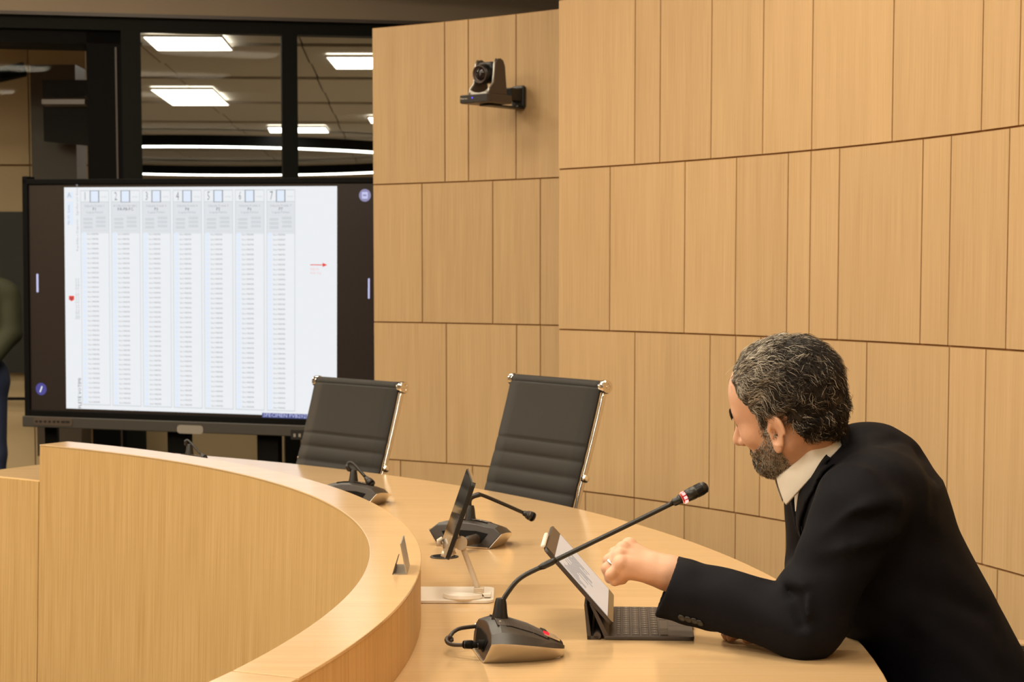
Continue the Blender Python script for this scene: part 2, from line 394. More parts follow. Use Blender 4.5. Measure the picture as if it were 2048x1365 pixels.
panel_wall('wall_right',WR1,[
 (Z0,CEIL-.02,angs([wl,1270,1372,1527,1640,1786,1930],20,WR1,[.3,.25,.35,.3,.3,.25,.35,.3,.3,.25,.3,.3,.3,.3])),
 (Z1,Z0,angs([wl,1270,1320.5,1423,1526.5,1624.8,1786,1964.5],150,WR1,[.2,.3,.25,.3,.3,.2,.35,.3,.3,.25,.3,.3,.3,.3])),
 (Z2,Z1,angs([wl,1219.6,1369,1471.3,1574.5,1619.6,1676.5,1842.5,1898.5,2014.5],520,WR1,[.25,.3,.2,.3,.25,.3,.3,.2,.35,.3,.3,.25,.3,.3])),
 (Z3,Z2,angs([wl,1269,1419,1470,1520.5,1572.3,1624,1731.8,1896.5],820,WR1,[.2,.3,.25,.3,.3,.2,.35,.3,.3,.25,.3,.3,.3,.3,.2])),
 (0.02,Z3,angs([wl,1170.5,1268,1368,1470.3,1572,1680,1790,1905],1080,WR1,[.25,.3,.2,.3,.25,.3,.3,.2,.35,.3,.3,.25,.3,.3,.3])),
])
rb=(ang(1118,400,WR2)-.14)
ZW=2.555
L2=lambda xs,py:[ang(x,py,WR2) for x in xs]+[rb]
w2=panel_wall('wall_centre',WR2,[
 (Z1,ZW,L2([744.6,889.6,936.8,1032],220)),
 (Z2,Z1,L2([746.3,844.3,985.5,1080.5],500)),
 (Z3,Z2,L2([747.8,892.7,1033.1,1080.7],780)),
 (0.02,Z3,L2([748.5,801,945,1033],960))])
# ---- glazed back wall
GA,GB=(-2.98,11.07),(-.393,11.57)
gd=(Vector((GB[0]-GA[0],GB[1]-GA[1],0))).normalized(); gn=Vector((gd.y,-gd.x,0))   # gn points to the room
def gq(mb,x0,y0,x1,y1,front,depth,x0b=None,x1b=None):   # upright box on the glazed wall from pixel corners
    A=[onv(px,py,GA,GB) for px,py in ((x0,y1),(x1,y1),(x1,y0),(x0,y0))]
    zt=(A[2].z+A[3].z)/2; zb=(A[0].z+A[1].z)/2; s0=(A[3]-Vector((*GA,0))).dot(gd); s1=(A[2]-Vector((*GA,0))).dot(gd)
    return gbox(mb,s0,s1,zb,zt,front,depth)
def gbox(mb,s0,s1,zb,zt,front,depth):
    o=Vector((*GA,0)); 
    P=[o+gd*s+gn*f+Vector((0,0,z)) for z in (zb,zt) for s,f in ((s0,front),(s1,front),(s1,front-depth),(s0,front-depth))]
    mb.hexa(P); return mb
def gs(px,py=300): return (onv(px,py,GA,GB)-Vector((*GA,0))).dot(gd)
def gz(px,py): return onv(px,py,GA,GB).z
zt=gz(0,24); 
b=MB(); gbox(b,-3.5,gs(896),zt,CEIL,.0,.2); gbox(b,gs(896),6.0,0,CEIL,.0,.2); struct('wall_back',b,M['beige'])
b=MB(); gbox(b,-3.5,gs(897),zt-.012,zt+.008,.018,.05); struct('trim_1',b,M['bronze'])  # brown strip whose colour stands for the shadow in a groove
zf=gz(120,57); ztop=zt-.012
b=MB(); gbox(b,-3.5,gs(896),zf,ztop,-.02,.1)
gbox(b,gs(245),gs(284.5),0,zf,-.02,.1); gbox(b,gs(566),gs(597),0,zf,-.02,.1); gbox(b,gs(875),gs(896),0,zf,-.02,.1)
fr=struct('window_1',b,M['frame'])
def gl(s0,s1,z0,z1,off=-.07,name='glass_pane'):
    b=MB(); gbox(b,s0,s1,z0,z1,off,.008); return part(b,name,M['glass'],fr)
gl(gs(284),gs(567),0.02,zf+.01); gl(gs(596),gs(876),0.02,zf+.01); 
# recessed dark opening at far left
b=MB(); zr=gz(160,84)
gbox(b,gs(176),gs(246),0,zf,-.05,.45); gbox(b,-3.5,gs(246),zr,zf+.01,-.05,.40)
struct('trim_2',b,M['matte_black'])
b=MB(); gbox(b,gs(232.5),gs(236),0,zr-.02,-.043,.02); struct('trim_3',b,M['bronze'])
gl(-3.5,gs(177),0.02,zr+.01,-.25)
# ---- made-up hall behind the glass, imitating the room's reflection
HC=3.1
def onc(px,py): return on(px,py,HC)
vd=(on(820,556,HC)-Vector((0,0,HC))); vd=Vector((820-1024,3800,0)).normalized(); vx=Vector((vd.y,-vd.x,0))
tiles=[]; hall=None
b=MB(); b.box((-3.2,24,HC+.12),(9.4,26,.1)); hall=struct('ceiling_hall',b,M['matte_black'])
T=1.2
def tile_local(i,j): return vx*(i*T-4.4)+vd*(j*T+12.1)
panels_px=[((285,72),(443,73),(465,100),(315,100)),((300,178),(425,178),(458,210),(345,210)),((652,113),(790,113),(815,137),(672,137)),((535,254),(650,254),(658,265),(540,265)),((735,234),(815,234),(825,246),(742,246))]
pc=[]
for q in panels_px:
    P=[onc(*p) for p in q]; pc.append(P)
meshcache={}
for i in range(0,5):
    for j in range(0,15):
        c=tile_local(i+.5,j+.5); 
        key=(j%2)
        if key not in meshcache:
            bb=MB(); bb.box((0,0,0),(T-.014,T-.014,.03 )); o=part(bb,'ceiling_tile',M['hallceil'],hall); meshcache[key]=o.data
        else:
            o=bpy.data.objects.new('ceiling_tile',meshcache[key]); COL.objects.link(o); o.parent=hall
        o.matrix_local=Matrix.Translation((c.x,c.y,HC+.04+(.022 if (j%2) else 0)))@Matrix.Rotation(math.atan2(vx.y,vx.x),4,'Z')
lbl=['rectangular lit ceiling panel nearest the top of the glazing, left pane','rectangular lit ceiling panel, lower of the two large ones in the left pane','lit ceiling panel cut off by the wood wall in the right pane','small distant lit ceiling panel behind the window mullion','distant lit ceiling panel just showing beside the wood wall']
for q,l in zip(pc,lbl):
    c=sum(q,Vector())/4; c.z=HC; t=thing('ceiling_light',l,'light',c)
    b=MB(); b.prism([Vector((p.x,p.y,HC-.004)) for p in q],(0,0,.02)); part(b,'diffuser',M['glow'],t,True)
    b=MB()
    for a_,b_ in zip(q,q[1:]+q[:1]): 
        b.tube([Vector((a_.x,a_.y,HC+.004)),Vector((b_.x,b_.y,HC+.004))],.012,4)
    part(b,'frame',M['white'],t,True)
# copy of the room's ring light, set behind the glass as its reflection
rc=Vector((-4.05,25.6,2.93)); RR=3.15
t=thing('ring_light','large circular ceiling ring with a thin white light line, seen through glass','light',rc)
def ringm(r0,r1,z0,z1,n=96):
    b=MB(); R=[]
    for k in range(n+1):
        a=2*math.pi*k/n; c,s=math.cos(a),math.sin(a); R.append([(r*c,r*s,z) for r,z in ((r0,z0),(r1,z0),(r1,z1),(r0,z1))])
    b.loft(R,caps=False); return b
part(ringm(RR-.08,RR+.08,.0,.125),'fascia',M['matte_black'],t); part(ringm(RR-.085,RR+.085,-.013,-.001),'light_strip',M['glow'],t)
# stand-ins for the reflected wall, column, dark box and lower wall; black screen
b=MB(); b.box((-5.5,13.3,1.55),(5.16,.15,3.1)); hw=struct('wall_hall',b,M['joint'])
for x0,x1 in ((-6.2,-5.2),(-5.2,-4.2),(-4.2,-3.325),(-3.325,-2.925)):
    for z0,z1 in ((.0,.78),(.78,1.52),(1.52,2.165),(2.17,3.1)):
        bb=MB(); bb.box(((x0+x1)/2,13.21,(z0+z1)/2),(x1-x0-.008,.02,z1-z0-.008)); part(bb,'panel',M['hallwall'],hw)
b=MB(); b.box((-2.2,30,1.5),(12,.2,3.2)); struct('wall_far',b,M['hallwall'])
b=MB(); b.box((-3.06,12.95,1.5),(.30,.3,2.62)); o=struct('trim_4',b,M['bronze'])
b=MB()
for k in range(9):
    a=-.5+k*.16; 
b.tube([(-5.2,12.6,2.60),(-4.4,12.66,2.62),(-3.9,12.74,2.66),(-3.55,12.85,2.72),(-3.3,13.0,2.80)],.05,8); struct('trim_5',b,M['frame'],smooth=True)
t=thing('wall_display','black wall display standing out beside the dark window reveal','display',(-2.90,12.4,2.35))
b=MB(); b.hexa([at(88,283,12.5),at(176,292,12.2),at(176,292,12.5),at(90,283,12.6),at(84,160,12.5),at(176,160,12.2),at(176,160,12.5),at(88,160,12.6)]); part(b,'casing',M['matte_black'],t,True)
b=MB(); b.tube([at(90,204,12.44),at(176,204,12.14)],.03,6); part(b,'soundbar',M['bronze'],t,True)
t=thing('dark_screen','large black screen behind the standing person at far left','display',(-3.9,13.1,.7))
b=MB(); P0,P1=at(-260,746,13.15),at(64,746,13.15); z1=at(0,424,13.15).z
b.box(((P0.x+P1.x)/2,13.15,(P0.z+z1)/2),(P1.x-P0.x,.06,z1-P0.z)); part(b,'panel',M['black'],t,True)
b=MB(); b.box(((P0.x+P1.x)/2,13.11,at(0,798,13.1).z),(P1.x-P0.x+.15,.05,.018)); part(b,'tray',M['matte_black'],t,True)
t=thing('counter','low beige counter standing behind the glass under the big display','counter',(-2,14,0))
b=MB(); b.box((-1.75,14,.46),(2.6,.5,.92)); part(b,'body',M['hallwall'],t,True)
for x0,x1,m in ((100,130,'bronze'),(130,213,'matte_black'),(213,236,'bronze')):
    a,c=at(x0,860,13.5),at(x1,860,13.5); b=MB(); b.box(((a.x+c.x)/2,13.45,.45),(c.x-a.x-.004,.06,.9)); part(b,'door',M[m],t,True)
# side and rear closing walls of the chamber (behind the camera, out of view)
b=MB(); b.box((-8.0,3.6,1.6),(.1,16.4,3.2)); struct('wall_left',b,M['beige'])
b=MB(); b.box((-2.2,-4.6,1.6),(11.6,.1,3.2)); struct('wall_front',b,M['beige'])
# ================================================================== CURVED DESK
CI,RI=Vector((-3.656,3.41,0)),3.389
CO,RO=Vector((-3.755,3.403,0)),3.587
CT,RT=Vector((-3.751,3.399,0)),4.373
az=lambda p,C: math.atan2(p.y-C.y,p.x-C.x)
AE=az(on(78.4,889.7,ZL),CI); AO=az(on(128,884,ZL),CO)
AEND=math.radians(57.0); A0=math.radians(-100)
AJ=az(on(470,1343,ZL),CI)
desk=thing('conference_desk','curved light oak conference desk with a raised inner ledge','desk',(0,0,0))
def pol(C,R,a,z): return Vector((C.x+R*math.cos(a),C.y+R*math.sin(a),z))
def arc_slab(mb,fin,fout,a0,a1,z0,z1,n=64,a0o=None,a1o=None):
    rings=[]
    for i in range(n+1):
        t=i/n; a=a0+(a1-a0)*t; ao=(a0 if a0o is None else a0o)+((a1 if a1o is None else a1o)-(a0 if a0o is None else a0o))*t
        rings.append([fin(a,z0),fout(ao,z0),fout(ao,z1),fin(a,z1)])
    b=len(mb.v)
    for r in rings: mb.add(r)
    for i in range(n):
        for k in range(4):
            k2=(k+1)%4; q=(b+i*4+k,b+i*4+k2,b+i*4+4+k2,b+i*4+4+k); P=[mb.v[j] for j in q]
            if k in(0,2): uv=[(p.y,p.x) for p in P]
            else:
                s0,s1=RI*(a0+(a1-a0)*i/n),RI*(a0+(a1-a0)*(i+1)/n); uv=[(s0,P[0].z),(s0,P[1].z),(s1,P[2].z),(s1,P[3].z)]
            mb.face(q,uv)
    for e,rev in ((0,1),(n,0)):
        q=[b+e*4+k for k in range(4)]; q=q[::-1] if rev else q; mb.face(q,[(mb.v[j].x*.7+mb.v[j].y*.7,mb.v[j].z) for j in q])
fI=lambda a,z: pol(CI,RI,a,z); fO=lambda a,z: pol(CO,RO,a,z); fT=lambda a,z: pol(CT,RT,a,z)
TT=.030
b=MB(); arc_slab(b,lambda a,z:pol(CO,RO-.02,a,z),fT,A0,AE+.002,ZT-TT,ZT,96); arc_slab(b,lambda a,z:pol(CI,RI+.012,a,z),fT,AE+.002,AEND,ZT-TT,ZT,12)
part(b,'worktop',M['top_wood'],desk,bevel=.0025)
def ledge(a0,a1,n,a1o=None,a0o=None):
    b=MB(); arc_slab(b,fI,lambda a,z:pol(CO,RO+.0,a,z),a0,a1,ZL-.005,ZL,n,a1o=a1o,a0o=a0o); part(b,'ledge_top',M['top_wood'],desk,bevel=.0012)
ledge(AJ+.0006,AE,84,AO,AJ+.004); ledge(A0,AJ-.0006,24,AJ+.0026)
b=MB(); arc_slab(b,lambda a,z:pol(CO,RO-.016,a,z),lambda a,z:pol(CO,RO-.001,a,z),A0,AO-.001,ZT+.0005,ZL-.0053,96); part(b,'ledge_back',M['front_wood'],desk)
lean=lambda z:.031*(1-z/ZL)
b=MB(); arc_slab(b,lambda a,z:pol(CI,RI+.0008-lean(z),a,z),lambda a,z:pol(CI,RI+.018-lean(z),a,z),A0,AE-.0004,.0,ZL-.0053,96); part(b,'front_panel',M['front_wood'],desk)
b=MB(); arc_slab(b,lambda a,z:pol(CI,RI+.001-lean(z),a,z),lambda a,z:pol(CI,RI+.0117-lean(z)*.0,a,z),AE+.0012,AEND,.0,ZT-.002,10); part(b,'front_panel',M['front_wood'],desk)
b=MB(); e=AE-.003; b.hexa([pol(CI,RI+.02,e-.006,ZT),pol(CO,RO-.017,AO-.01,ZT),pol(CO,RO-.017,AO-.004,ZT),pol(CI,RI+.02,e,ZT),pol(CI,RI+.02,e-.006,ZL-.0053),pol(CO,RO-.017,AO-.01,ZL-.0053),pol(CO,RO-.017,AO-.004,ZL-.0053),pol(CI,RI+.02,e,ZL-.0053)])
part(b,'ledge_end',M['front_wood'],desk)
for k in range(9):
    a=A0+.05+(AEND-A0-.08)*k/8; b=MB(); 
    p,q=pol(CI,RI+.03,a,.37),pol(CT,RT-.30,a,.37); c=(p+q)/2
    b.box((c.x,c.y,.358),((q-p).length,.03,.714),Matrix.Rotation(a,3,'Z')); part(b,'support_panel',M['front_wood'],desk)
# ================================================================== INTERACTIVE DISPLAY
Dl,Dr=9.60,9.06
TL=at(62,820,Dl); TR=at(752,851,Dr)
tu=Vector((TR.x-TL.x,TR.y-TL.y,0)); TWID=tu.length; tu.normalize(); tn=Vector((tu.y,-tu.x,0))
ROLL=.0093
tU=(tu*math.cos(ROLL)-Vector((0,0,1))*math.sin(ROLL)); tV=(Vector((0,0,1))*math.cos(ROLL)+tu*math.sin(ROLL))
TM=Matrix((( *tU,0),(*tV,0),(*tn,0),(0,0,0,1))).transposed(); TM.translation=TL
TI=TM.inverted()
def ui(px,py):
    d=ray(px,py); o=Vector((0,0,CZ)); t=(TL-o).dot(tn)/d.dot(tn); q=TI@(o+d*t); return q.x,q.y
TH=ui(62,371)[1]
base=Vector((TL.x+tu.x*TWID/2,TL.y+tu.y*TWID/2,0))
tv=thing('interactive_display','large interactive display on a black stand showing a ballot sheet','display',mtx=Matrix.Translation(base))
def tpart(b,name,m,parent=tv,**k):
    b.v=[TM@v for v in b.v]; return part(b,name,m,parent,True,**k)
def trect(b,u0,v0,u1,v1,w): n=b.add([(u0,v0,w),(u1,v0,w),(u1,v1,w),(u0,v1,w)]); b.face((n,n+1,n+2,n+3)); return b
bz=.030; bb_=ui(55,853)[1]
b=MB()
b.box((-bz/2,TH/2-.005,-.025),(bz,TH+.10,.075)); b.box((TWID+bz/2,TH/2-.005,-.025),(bz,TH+.10,.075)); b.box((TWID/2,TH+.0165,-.025),(TWID+2*bz,.027,.075)); b.box((TWID/2,-.016,-.025),(TWID+2*bz,.03,.07))
tpart(b,'bezel',M['matte_black'],bevel=.004)
b=MB(); b.box((TWID/2,TH/2,-.04),(TWID+2*bz,TH+.04,.06)); tpart(b,'back_cover',M['black'])
b=MB(); b.box((TWID/2,TH/2,-.004),(TWID,TH,.008)); scr=tpart(b,'screen',M['scr_black'])
b=MB(); hb=-.03-bb_; b.box((TWID/2,-.03-hb/2,-.015),(TWID+2*bz,hb,.10)); bar=tpart(b,'control_bar',M['dark_metal'],bevel=.004)
def rrect(b,u0,v0,u1,v1,w,r,dz=.003):
    pts=[]
    for cx,cy,a0 in ((u1-r,v1-r,0),(u0+r,v1-r,90),(u0+r,v0+r,180),(u1-r,v0+r,270)):
        for k in range(5): a=math.radians(a0+22.5*k); pts.append((cx+r*math.cos(a),cy+r*math.sin(a),w))
    b.prism(pts,(0,0,dz)); return b
u0,v0=ui(75,849); u1,v1=ui(152,836); b=MB(); rrect(b,u0,v0,u1,v1,.035,.012); bp=tpart(b,'button_strip',M['bronze'],bar)
b=MB()
for k,px in enumerate((81,89,98,107,116,124,134,143)): u,v=ui(px,842+.02*(px-80)); b.box((u,v,.039),(.012 if k<6 else .02,.010,.004))
tpart(b,'button',M['black'],bar)
u0,v0=ui(361,866); u1,v1=ui(413,851); b=MB(); rrect(b,u0,v0,u1,v1,.035,.016); tpart(b,'badge',M['steel'],bar)
u0,v0=ui(588,878); u1,v1=ui(615,860); b=MB(); b.box(((u0+u1)/2,(v0+v1)/2,.036),(u1-u0,v1-v0,.006)); pp=tpart(b,'port_panel',M['black'],bar)
b=MB()
for px in (596,606): u,v=ui(px,870); b.box((u,v,.040),(.012,.016,.004))
tpart(b,'socket',M['steel'],bar)
# stand
for px0,px1 in ((326,367),(506,548)):
    a,c=ui(px0,870)[0],ui(px1,870)[0]; p0=TM@Vector((a,0,-.07)); p1=TM@Vector((c,0,-.07)); m_=(p0+p1)/2
    b=MB(); b.box((m_.x,m_.y,.64),((p1-p0).length,.05,1.16),Matrix.Rotation(math.atan2(tu.y,tu.x),3,'Z')); part(b,'column',M['matte_black'],tv,True)
    b=MB(); b.box((m_.x,m_.y,.06),(.07,.62,.05),Matrix.Rotation(math.atan2(tu.y,tu.x),3,'Z')); part(b,'foot',M['matte_black'],tv,True)
    for s in(-1,1):
        q=m_+tn*(.28*s); b=MB(); b.tube([(q.x-.015,q.y,.035),(q.x+.015,q.y,.035)],.035,10); part(b,'caster',M['black'],tv,True)
p0=TM@Vector((-.02,0,-.09)); b=MB(); b.box((p0.x+.075,p0.y,.40),(.062,.05,.72)); part(b,'column',M['matte_black'],tv,True)
# screen content -------------------------------------------------
def quad_px(b,x0,y0,x1,y1,w=.0012):
    u0,v1=ui(x0,y0); u1,v0=ui(x1,y1); trect(b,u0,v0,u1,v1,w); return u0,v0,u1,v1
c00,c10,c01,c11=ui(127,375.5),ui(672,372),ui(134,817.5),ui(676,835)
PU0,PU1,PV0,PV1=(c00[0]+c01[0])/2,(c10[0]+c11[0])/2,(c01[1]+c11[1])/2,(c00[1]+c10[1])/2
b=MB(); trect(b,PU0,PV0,PU1,PV1,.0006); sheet=tpart(b,'ballot_sheet',M['page'],scr)
cols=[161,222.5,284.5,346,408,470.5,533.5,595]
CU=[ui(x,395)[0] for x in cols]; V=lambda py:PV1-(py-375)/(817.5-375)*(PV1-PV0)   # heights measured at the left edge
lineb,boxb,boxf,greyb,iceb,dimb=MB(),MB(),MB(),MB(),MB(),MB()
def R(b,u0,v0,u1,v1,w): trect(b,min(u0,u1),min(v0,v1),max(u0,u1),max(v0,v1),w)
t_=.0035
def S(name,body,u,v,size,m,align='LEFT',rot=0,sx=1,w=.003,space=None):
    return text(body,name,M[m],scr,(MW[tv.name].inverted()@TM)@Matrix.Translation((u,v,w))@Matrix.Rotation(rot,4,'Z'),size,align,sx,space)
NR=36
for k in range(7):
    ul,ur=CU[k],CU[k+1]-.012; wd=ur-ul; top,hd,bot=V(381),V(404.5),V(809)
    R(lineb,ul,top,ur,top-t_,.0012); R(lineb,ul,bot,ur,bot+t_,.0012); R(lineb,ul,hd,ur,hd+t_*.8,.0012)
    R(lineb,ul,top,ul+t_*.8,bot,.0013); R(lineb,ur-t_*.8,top,ur,bot,.0013)
    R(dimb,ul,hd,ur,V(466),.0009)
    x0,x1=ul+wd*.33,ul+wd*.66; bb=MB(); R(bb,x0,V(381.5),x1,V(405),.0016); bo=tpart(bb,'ballot_box',M['scr_mid'],scr); bb=MB(); R(bb,x0+.005,V(382.5),x1-.005,V(404),.0020); tpart(bb,'ballot_box_fill',M['scr_blue'],scr)
    S('ballot_number',str(k+1),ul+wd*.17,V(393.5),.060,'scr_mid','CENTER',0,.55)
    S('ballot_text','vota'[:4],ul+wd*.83,V(394),.017,'scr_line','CENTER')
    S('ballot_text','Subjekti Politik %d'%(k+1) if k!=1 else 'KOALICIONI ABC',ul+wd*.5,V(412),.0165,'scr_grey','CENTER')
    S('ballot_text','P%d'%(k+1) if k!=1 else 'PA-PB-PC',ul+wd*.5,V(418.5),.021,'scr_dark','CENTER')
    if k!=1: S('ballot_text','Logoja Partisë',ul+wd*.5,V(424.5),.0165,'scr_grey','CENTER')
    R(lineb,ul+.015,V(430.5),ur-.015,V(430.8),.0012)
    for c in range(2):
        for r in range(9):
            R(lineb if (r+c)%3 else dimb,ul+wd*(.10+.44*c),V(433.5+2.6*r),ul+wd*(.42+.46*c),V(435.2+2.6*r),.0013)
    R(lineb,ul+.012,V(460.5),ur-.012,V(461),.0012)
    rows='\n'.join(['Emër MBIEMËR']*NR); rs=.0115
    ob=S('ballot_rows',rows,ul+wd*.235,(V(468)+V(803))/2,rs,'scr_row','LEFT',0,.86,.003,((V(468)-V(803))/(NR-1))/rs); ob['kind']='stuff'
    for r in range(NR):
        v=V(468)+(V(803)-V(468))*r/(NR-1); R(iceb,ul+wd*.06,v+.010,ul+wd*.18,v-.010,.0013)
tpart(lineb,'ballot_lines',M['scr_line'],scr,kind='stuff');
tpart(iceb,'check_boxes',M['scr_blue'],scr,kind='stuff'); M['scr_dim']=emis('screen_dim',(.78,.80,.83),1.0); tpart(dimb,'ballot_shade',M['scr_dim'],scr,kind='stuff')
# side column of the sheet
b=MB(); quad_px(b,134.5,403,146.5,450,.0014); quad_px(b,133.5,385,146,398,.0014); tpart(b,'selection',M['scr_blue'],scr)
u,v=ui(139,391); S('sheet_text','A',u,v,.035,'scr_grey','CENTER')
for px,py,bd,sz in ((138,418,'Lista',.020),(138,440,'Nr. 01',.018)): 
    u,v=ui(px,py); S('sheet_text',bd,u,v,sz,'scr_grey','CENTER',math.pi/2)
u,v=ui(155,436); S('sheet_text','Republika e Shqipërisë - Zgjedhjet për Kuvend',u,v,.016,'scr_grey','CENTER',math.pi/2,1.1)
for px in (153,157.5):
    u,v=ui(px,598); S('sheet_text','Zgjedhjet për Kuvendin e Shqipërisë',u,v,.014,'scr_grey','CENTER',math.pi/2)
u,v=ui(160.5,787); S('sheet_title','FLETË VOTIMI',u,v,.025,'scr_dark','CENTER',math.pi/2)
u0,v1=ui(138.5,592); u1,v0=ui(149,603); b=MB(); um=(u0+u1)/2
n=b.add([(u0,v1,.003),(u0,v0+.008,.003),(um,v0,.003),(u1,v0+.008,.003),(u1,v1,.003)]); b.face(range(n,n+5)); tpart(b,'emblem',M['scr_red'],scr)
b=MB(); n=b.add([(um-.008,v1-.006,.004),(um-.004,v0+.012,.004),(um,v0+.006,.004),(um+.004,v0+.012,.004),(um+.008,v1-.006,.004),(um,v1-.012,.004)]); b.face(range(n,n+6)); tpart(b,'emblem_figure',M['scr_dark'],scr)
u,v=ui(621,530); u2,_=ui(655,530); b=MB(); R(b,u,v-.002,u2-.02,v+.002,.003); n=b.add([(u2-.024,v-.010,.003),(u2,v,.003),(u2-.024,v+.010,.003)]); b.face((n,n+1,n+2)); tpart(b,'arrow',M['scr_red'],scr)
u,v=ui(621,538); S('sheet_text','vijon',u,v,.024,'scr_pink'); u,v=ui(621,546); S('sheet_text','më tej',u,v,.022,'scr_pink')
b=MB(); u0,v1=ui(524.5,826); u1,_=ui(655,826); v0=ui(524.5,835)[1]; trect(b,u0,v0-.001,u1,v1,.002); tpart(b,'caption_bar',M['scr_navy'],scr)
u,v=ui(527,830.6); S('caption_text','SPECIMEN FVB2025_TR_A2_01',u,v,.0255,'scr_ice','LEFT',0,1.12)
# overlay controls
for px,y0,y1 in ((75.3,548,585),(738,557,598)):
    a=ui(px-1.6,y1); c=ui(px+1.6,y0); b=MB(); rrect(b,a[0],a[1],c[0],c[1],.001,.0038,.002); tpart(b,'edge_handle',M['scr_ice'],scr)
def disc(px,py,r,m,w=.001):
    u,v=ui(px,py); b=MB(); n=b.add([(u+r*math.cos(k*math.pi/14),v+r*math.sin(k*math.pi/14),w) for k in range(28)]); b.face(range(n,n+28)); tpart(b,'round_button',M[m],scr); return u,v
u,v=disc(730,391,.030,'scr_lav'); b=MB(); rrect(b,u-.015,v-.016,u+.015,v+.016,.002,.004,.001); R(b,u,v,u,v,.002); tpart(b,'button_icon',M['scr_ice'],scr); b=MB(); R(b,u-.009,v-.004,u+.009,v+.004,.004); tpart(b,'button_icon',M['scr_lav'],scr)
u,v=disc(82.5,778.5,.031,'scr_purple'); b=MB(); n=b.add([(u-.009,v-.014,.002),(u-.003,v-.018,.002),(u+.009,v+.012,.002),(u+.003,v+.016,.002)]); b.face(range(n,n+4)); tpart(b,'button_icon',M['page'],scr)
# ================================================================== CHAIRS
def chair_profile():
    # (y back+, z): seat front -> seat -> back top
    pts=[(-.27,.435),(-.25,.458),(-.20,.463),(-.10,.452),(.0,.440),(.08,.436),(.14,.442),(.185,.468),(.207,.51),(.222,.57),(.236,.64),(.250,.70),(.266,.76),(.288,.83),(.312,.91),(.335,.99),(.352,1.055)]
    return [Vector((0,y,z)) for y,z in pts]
def resample(P,step):
    out=[P[0]]; 
    for a,c in zip(P[:-1],P[1:]):
        k=max(1,int(round((c-a).length/step)))
        for i in range(1,k+1): out.append(a.lerp(c,i/k))
    return out
def smoothP(P,it=6):
    P=[p.copy() for p in P]
    for _ in range(it): P=[P[0]]+[(P[i-1]+P[i]*2+P[i+1])/4 for i in range(1,len(P)-1)]+[P[-1]]
    return P
def make_chair(label):
    t=thing('swivel_chair',label,'chair')
    P=smoothP(resample(chair_profile(),.006),10); W=.245
    s=[0]
    for a,c in zip(P[:-1],P[1:]): s.append(s[-1]+(c-a).length)
    ribs0,ribs1=.0,s[-1]-.178; sp=.051
    b=MB(); n=len(P); rings=[]
    for i,p in enumerate(P):
        tg=(P[min(i+1,n-1)]-P[max(i-1,0)]).normalized(); nm=Vector((0,-tg.z,tg.y))
        if s[i]<ribs1: ph=((ribs1-s[i])%sp)/sp; bump=.008*(math.sin(math.pi*ph))**.45-.001
        else: bump=.007
        row=[]
        for k in range(9):
            x=-W+2*W*k/8; e=1-abs(2*k/8-1)**6; row.append(p+Vector((x,0,0))+nm*bump*(.3+.7*e))
        rings.append(row)
    b.loft(rings,closed=False,caps=False)
    part(b,'sling',M['mesh'],t,smooth=True,solid=.008)
    # padded roll at the top
    top=P[-1]; tg=(P[-1]-P[-4]).normalized(); rp=top+Vector((0,.012,.004)); b=MB()
    b.tube([rp+Vector((x,0,0)) for x in (-W+.006,-W+.03,0,W-.03,W-.006)],.0175,14); part(b,'head_roll',M['mesh'],t,smooth=True)
    for sg in(-1,1):
        b=MB(); R4=Matrix.Translation(rp+Vector((sg*(W-.006),0,0)))@Matrix.Rotation(math.pi/2*sg,4,'Y')
        b.lathe([(.0,0),(.0195,0),(.0205,.004),(.0205,.020),(.018,.0235),(.010,.0235),(.009,.0215),(.004,.0215),(.0035,.0235),(0,.0235)],20,R4); o=part(b,'roll_cap',M['chrome'],t); auto_smooth(o)
        b=MB(); b.tube([p+Vector((sg*(W-.001),.016,0)) for p in P[::4]+[P[-1]]],.0085,8,flat=(1,.8)); part(b,'side_rail',M['chrome'],t,smooth=True)
        k=min(range(n),key=lambda i:abs(P[i].z-.79)); b=MB(); b.lathe([(0,0),(.012,0),(.012,.010),(.008,.014),(0,.014)],12,Matrix.Translation(P[k]+Vector((sg*(W+.004),.014,0)))@Matrix.Rotation(math.pi/2*sg,4,'Y')); part(b,'rail_knob',M['chrome'],t,smooth=True)
        # arm loop
        A=[Vector((sg*(W+.012),.195,.50)),Vector((sg*(W+.035),.16,.58)),Vector((sg*(W+.045),.10,.645)),Vector((sg*(W+.048),.02,.662)),Vector((sg*(W+.048),-.12,.655)),Vector((sg*(W+.045),-.17,.635)),Vector((sg*(W+.035),-.18,.58)),Vector((sg*(W+.012),-.16,.475))]
        b=MB(); b.tube(smoothP(resample(A,.02),3),.011,8); part(b,'armrest',M['chrome'],t,smooth=True)
    b=MB(); b.tube([(-W,-.12,.43),(W,-.12,.43)],.012,8); b.tube([(-W,.10,.418),(W,.10,.418)],.012,8); b.box((0,-.01,.41),(.10,.26,.03)); part(b,'seat_bracket',M['steel'],t)
    b=MB(); b.lathe([(.028,.10),(.028,.26),(.018,.262),(.018,.40)],14); o=part(b,'gas_column',M['chrome'],t); auto_smooth(o)
    for k in range(5):
        a=2*math.pi*k/5+.3; c,s_=math.cos(a),math.sin(a)
        b=MB(); b.tube([(c*.02,s_*.02,.115),(c*.18,s_*.18,.10),(c*.30,s_*.30,.075)],[.024,.019,.013],8); part(b,'base_arm',M['chrome'],t,smooth=True)
        b=MB(); R3=Matrix.Translation((c*.30,s_*.30,.030))@Matrix.Rotation(a+.6,4,'Z')@Matrix.Rotation(math.pi/2,4,'Y')
        b.lathe([(0,-.022),(.027,-.022),(.030,-.014),(.030,.014),(.027,.022),(0,.022)],14,R3); part(b,'caster',M['black'],t)
    return t
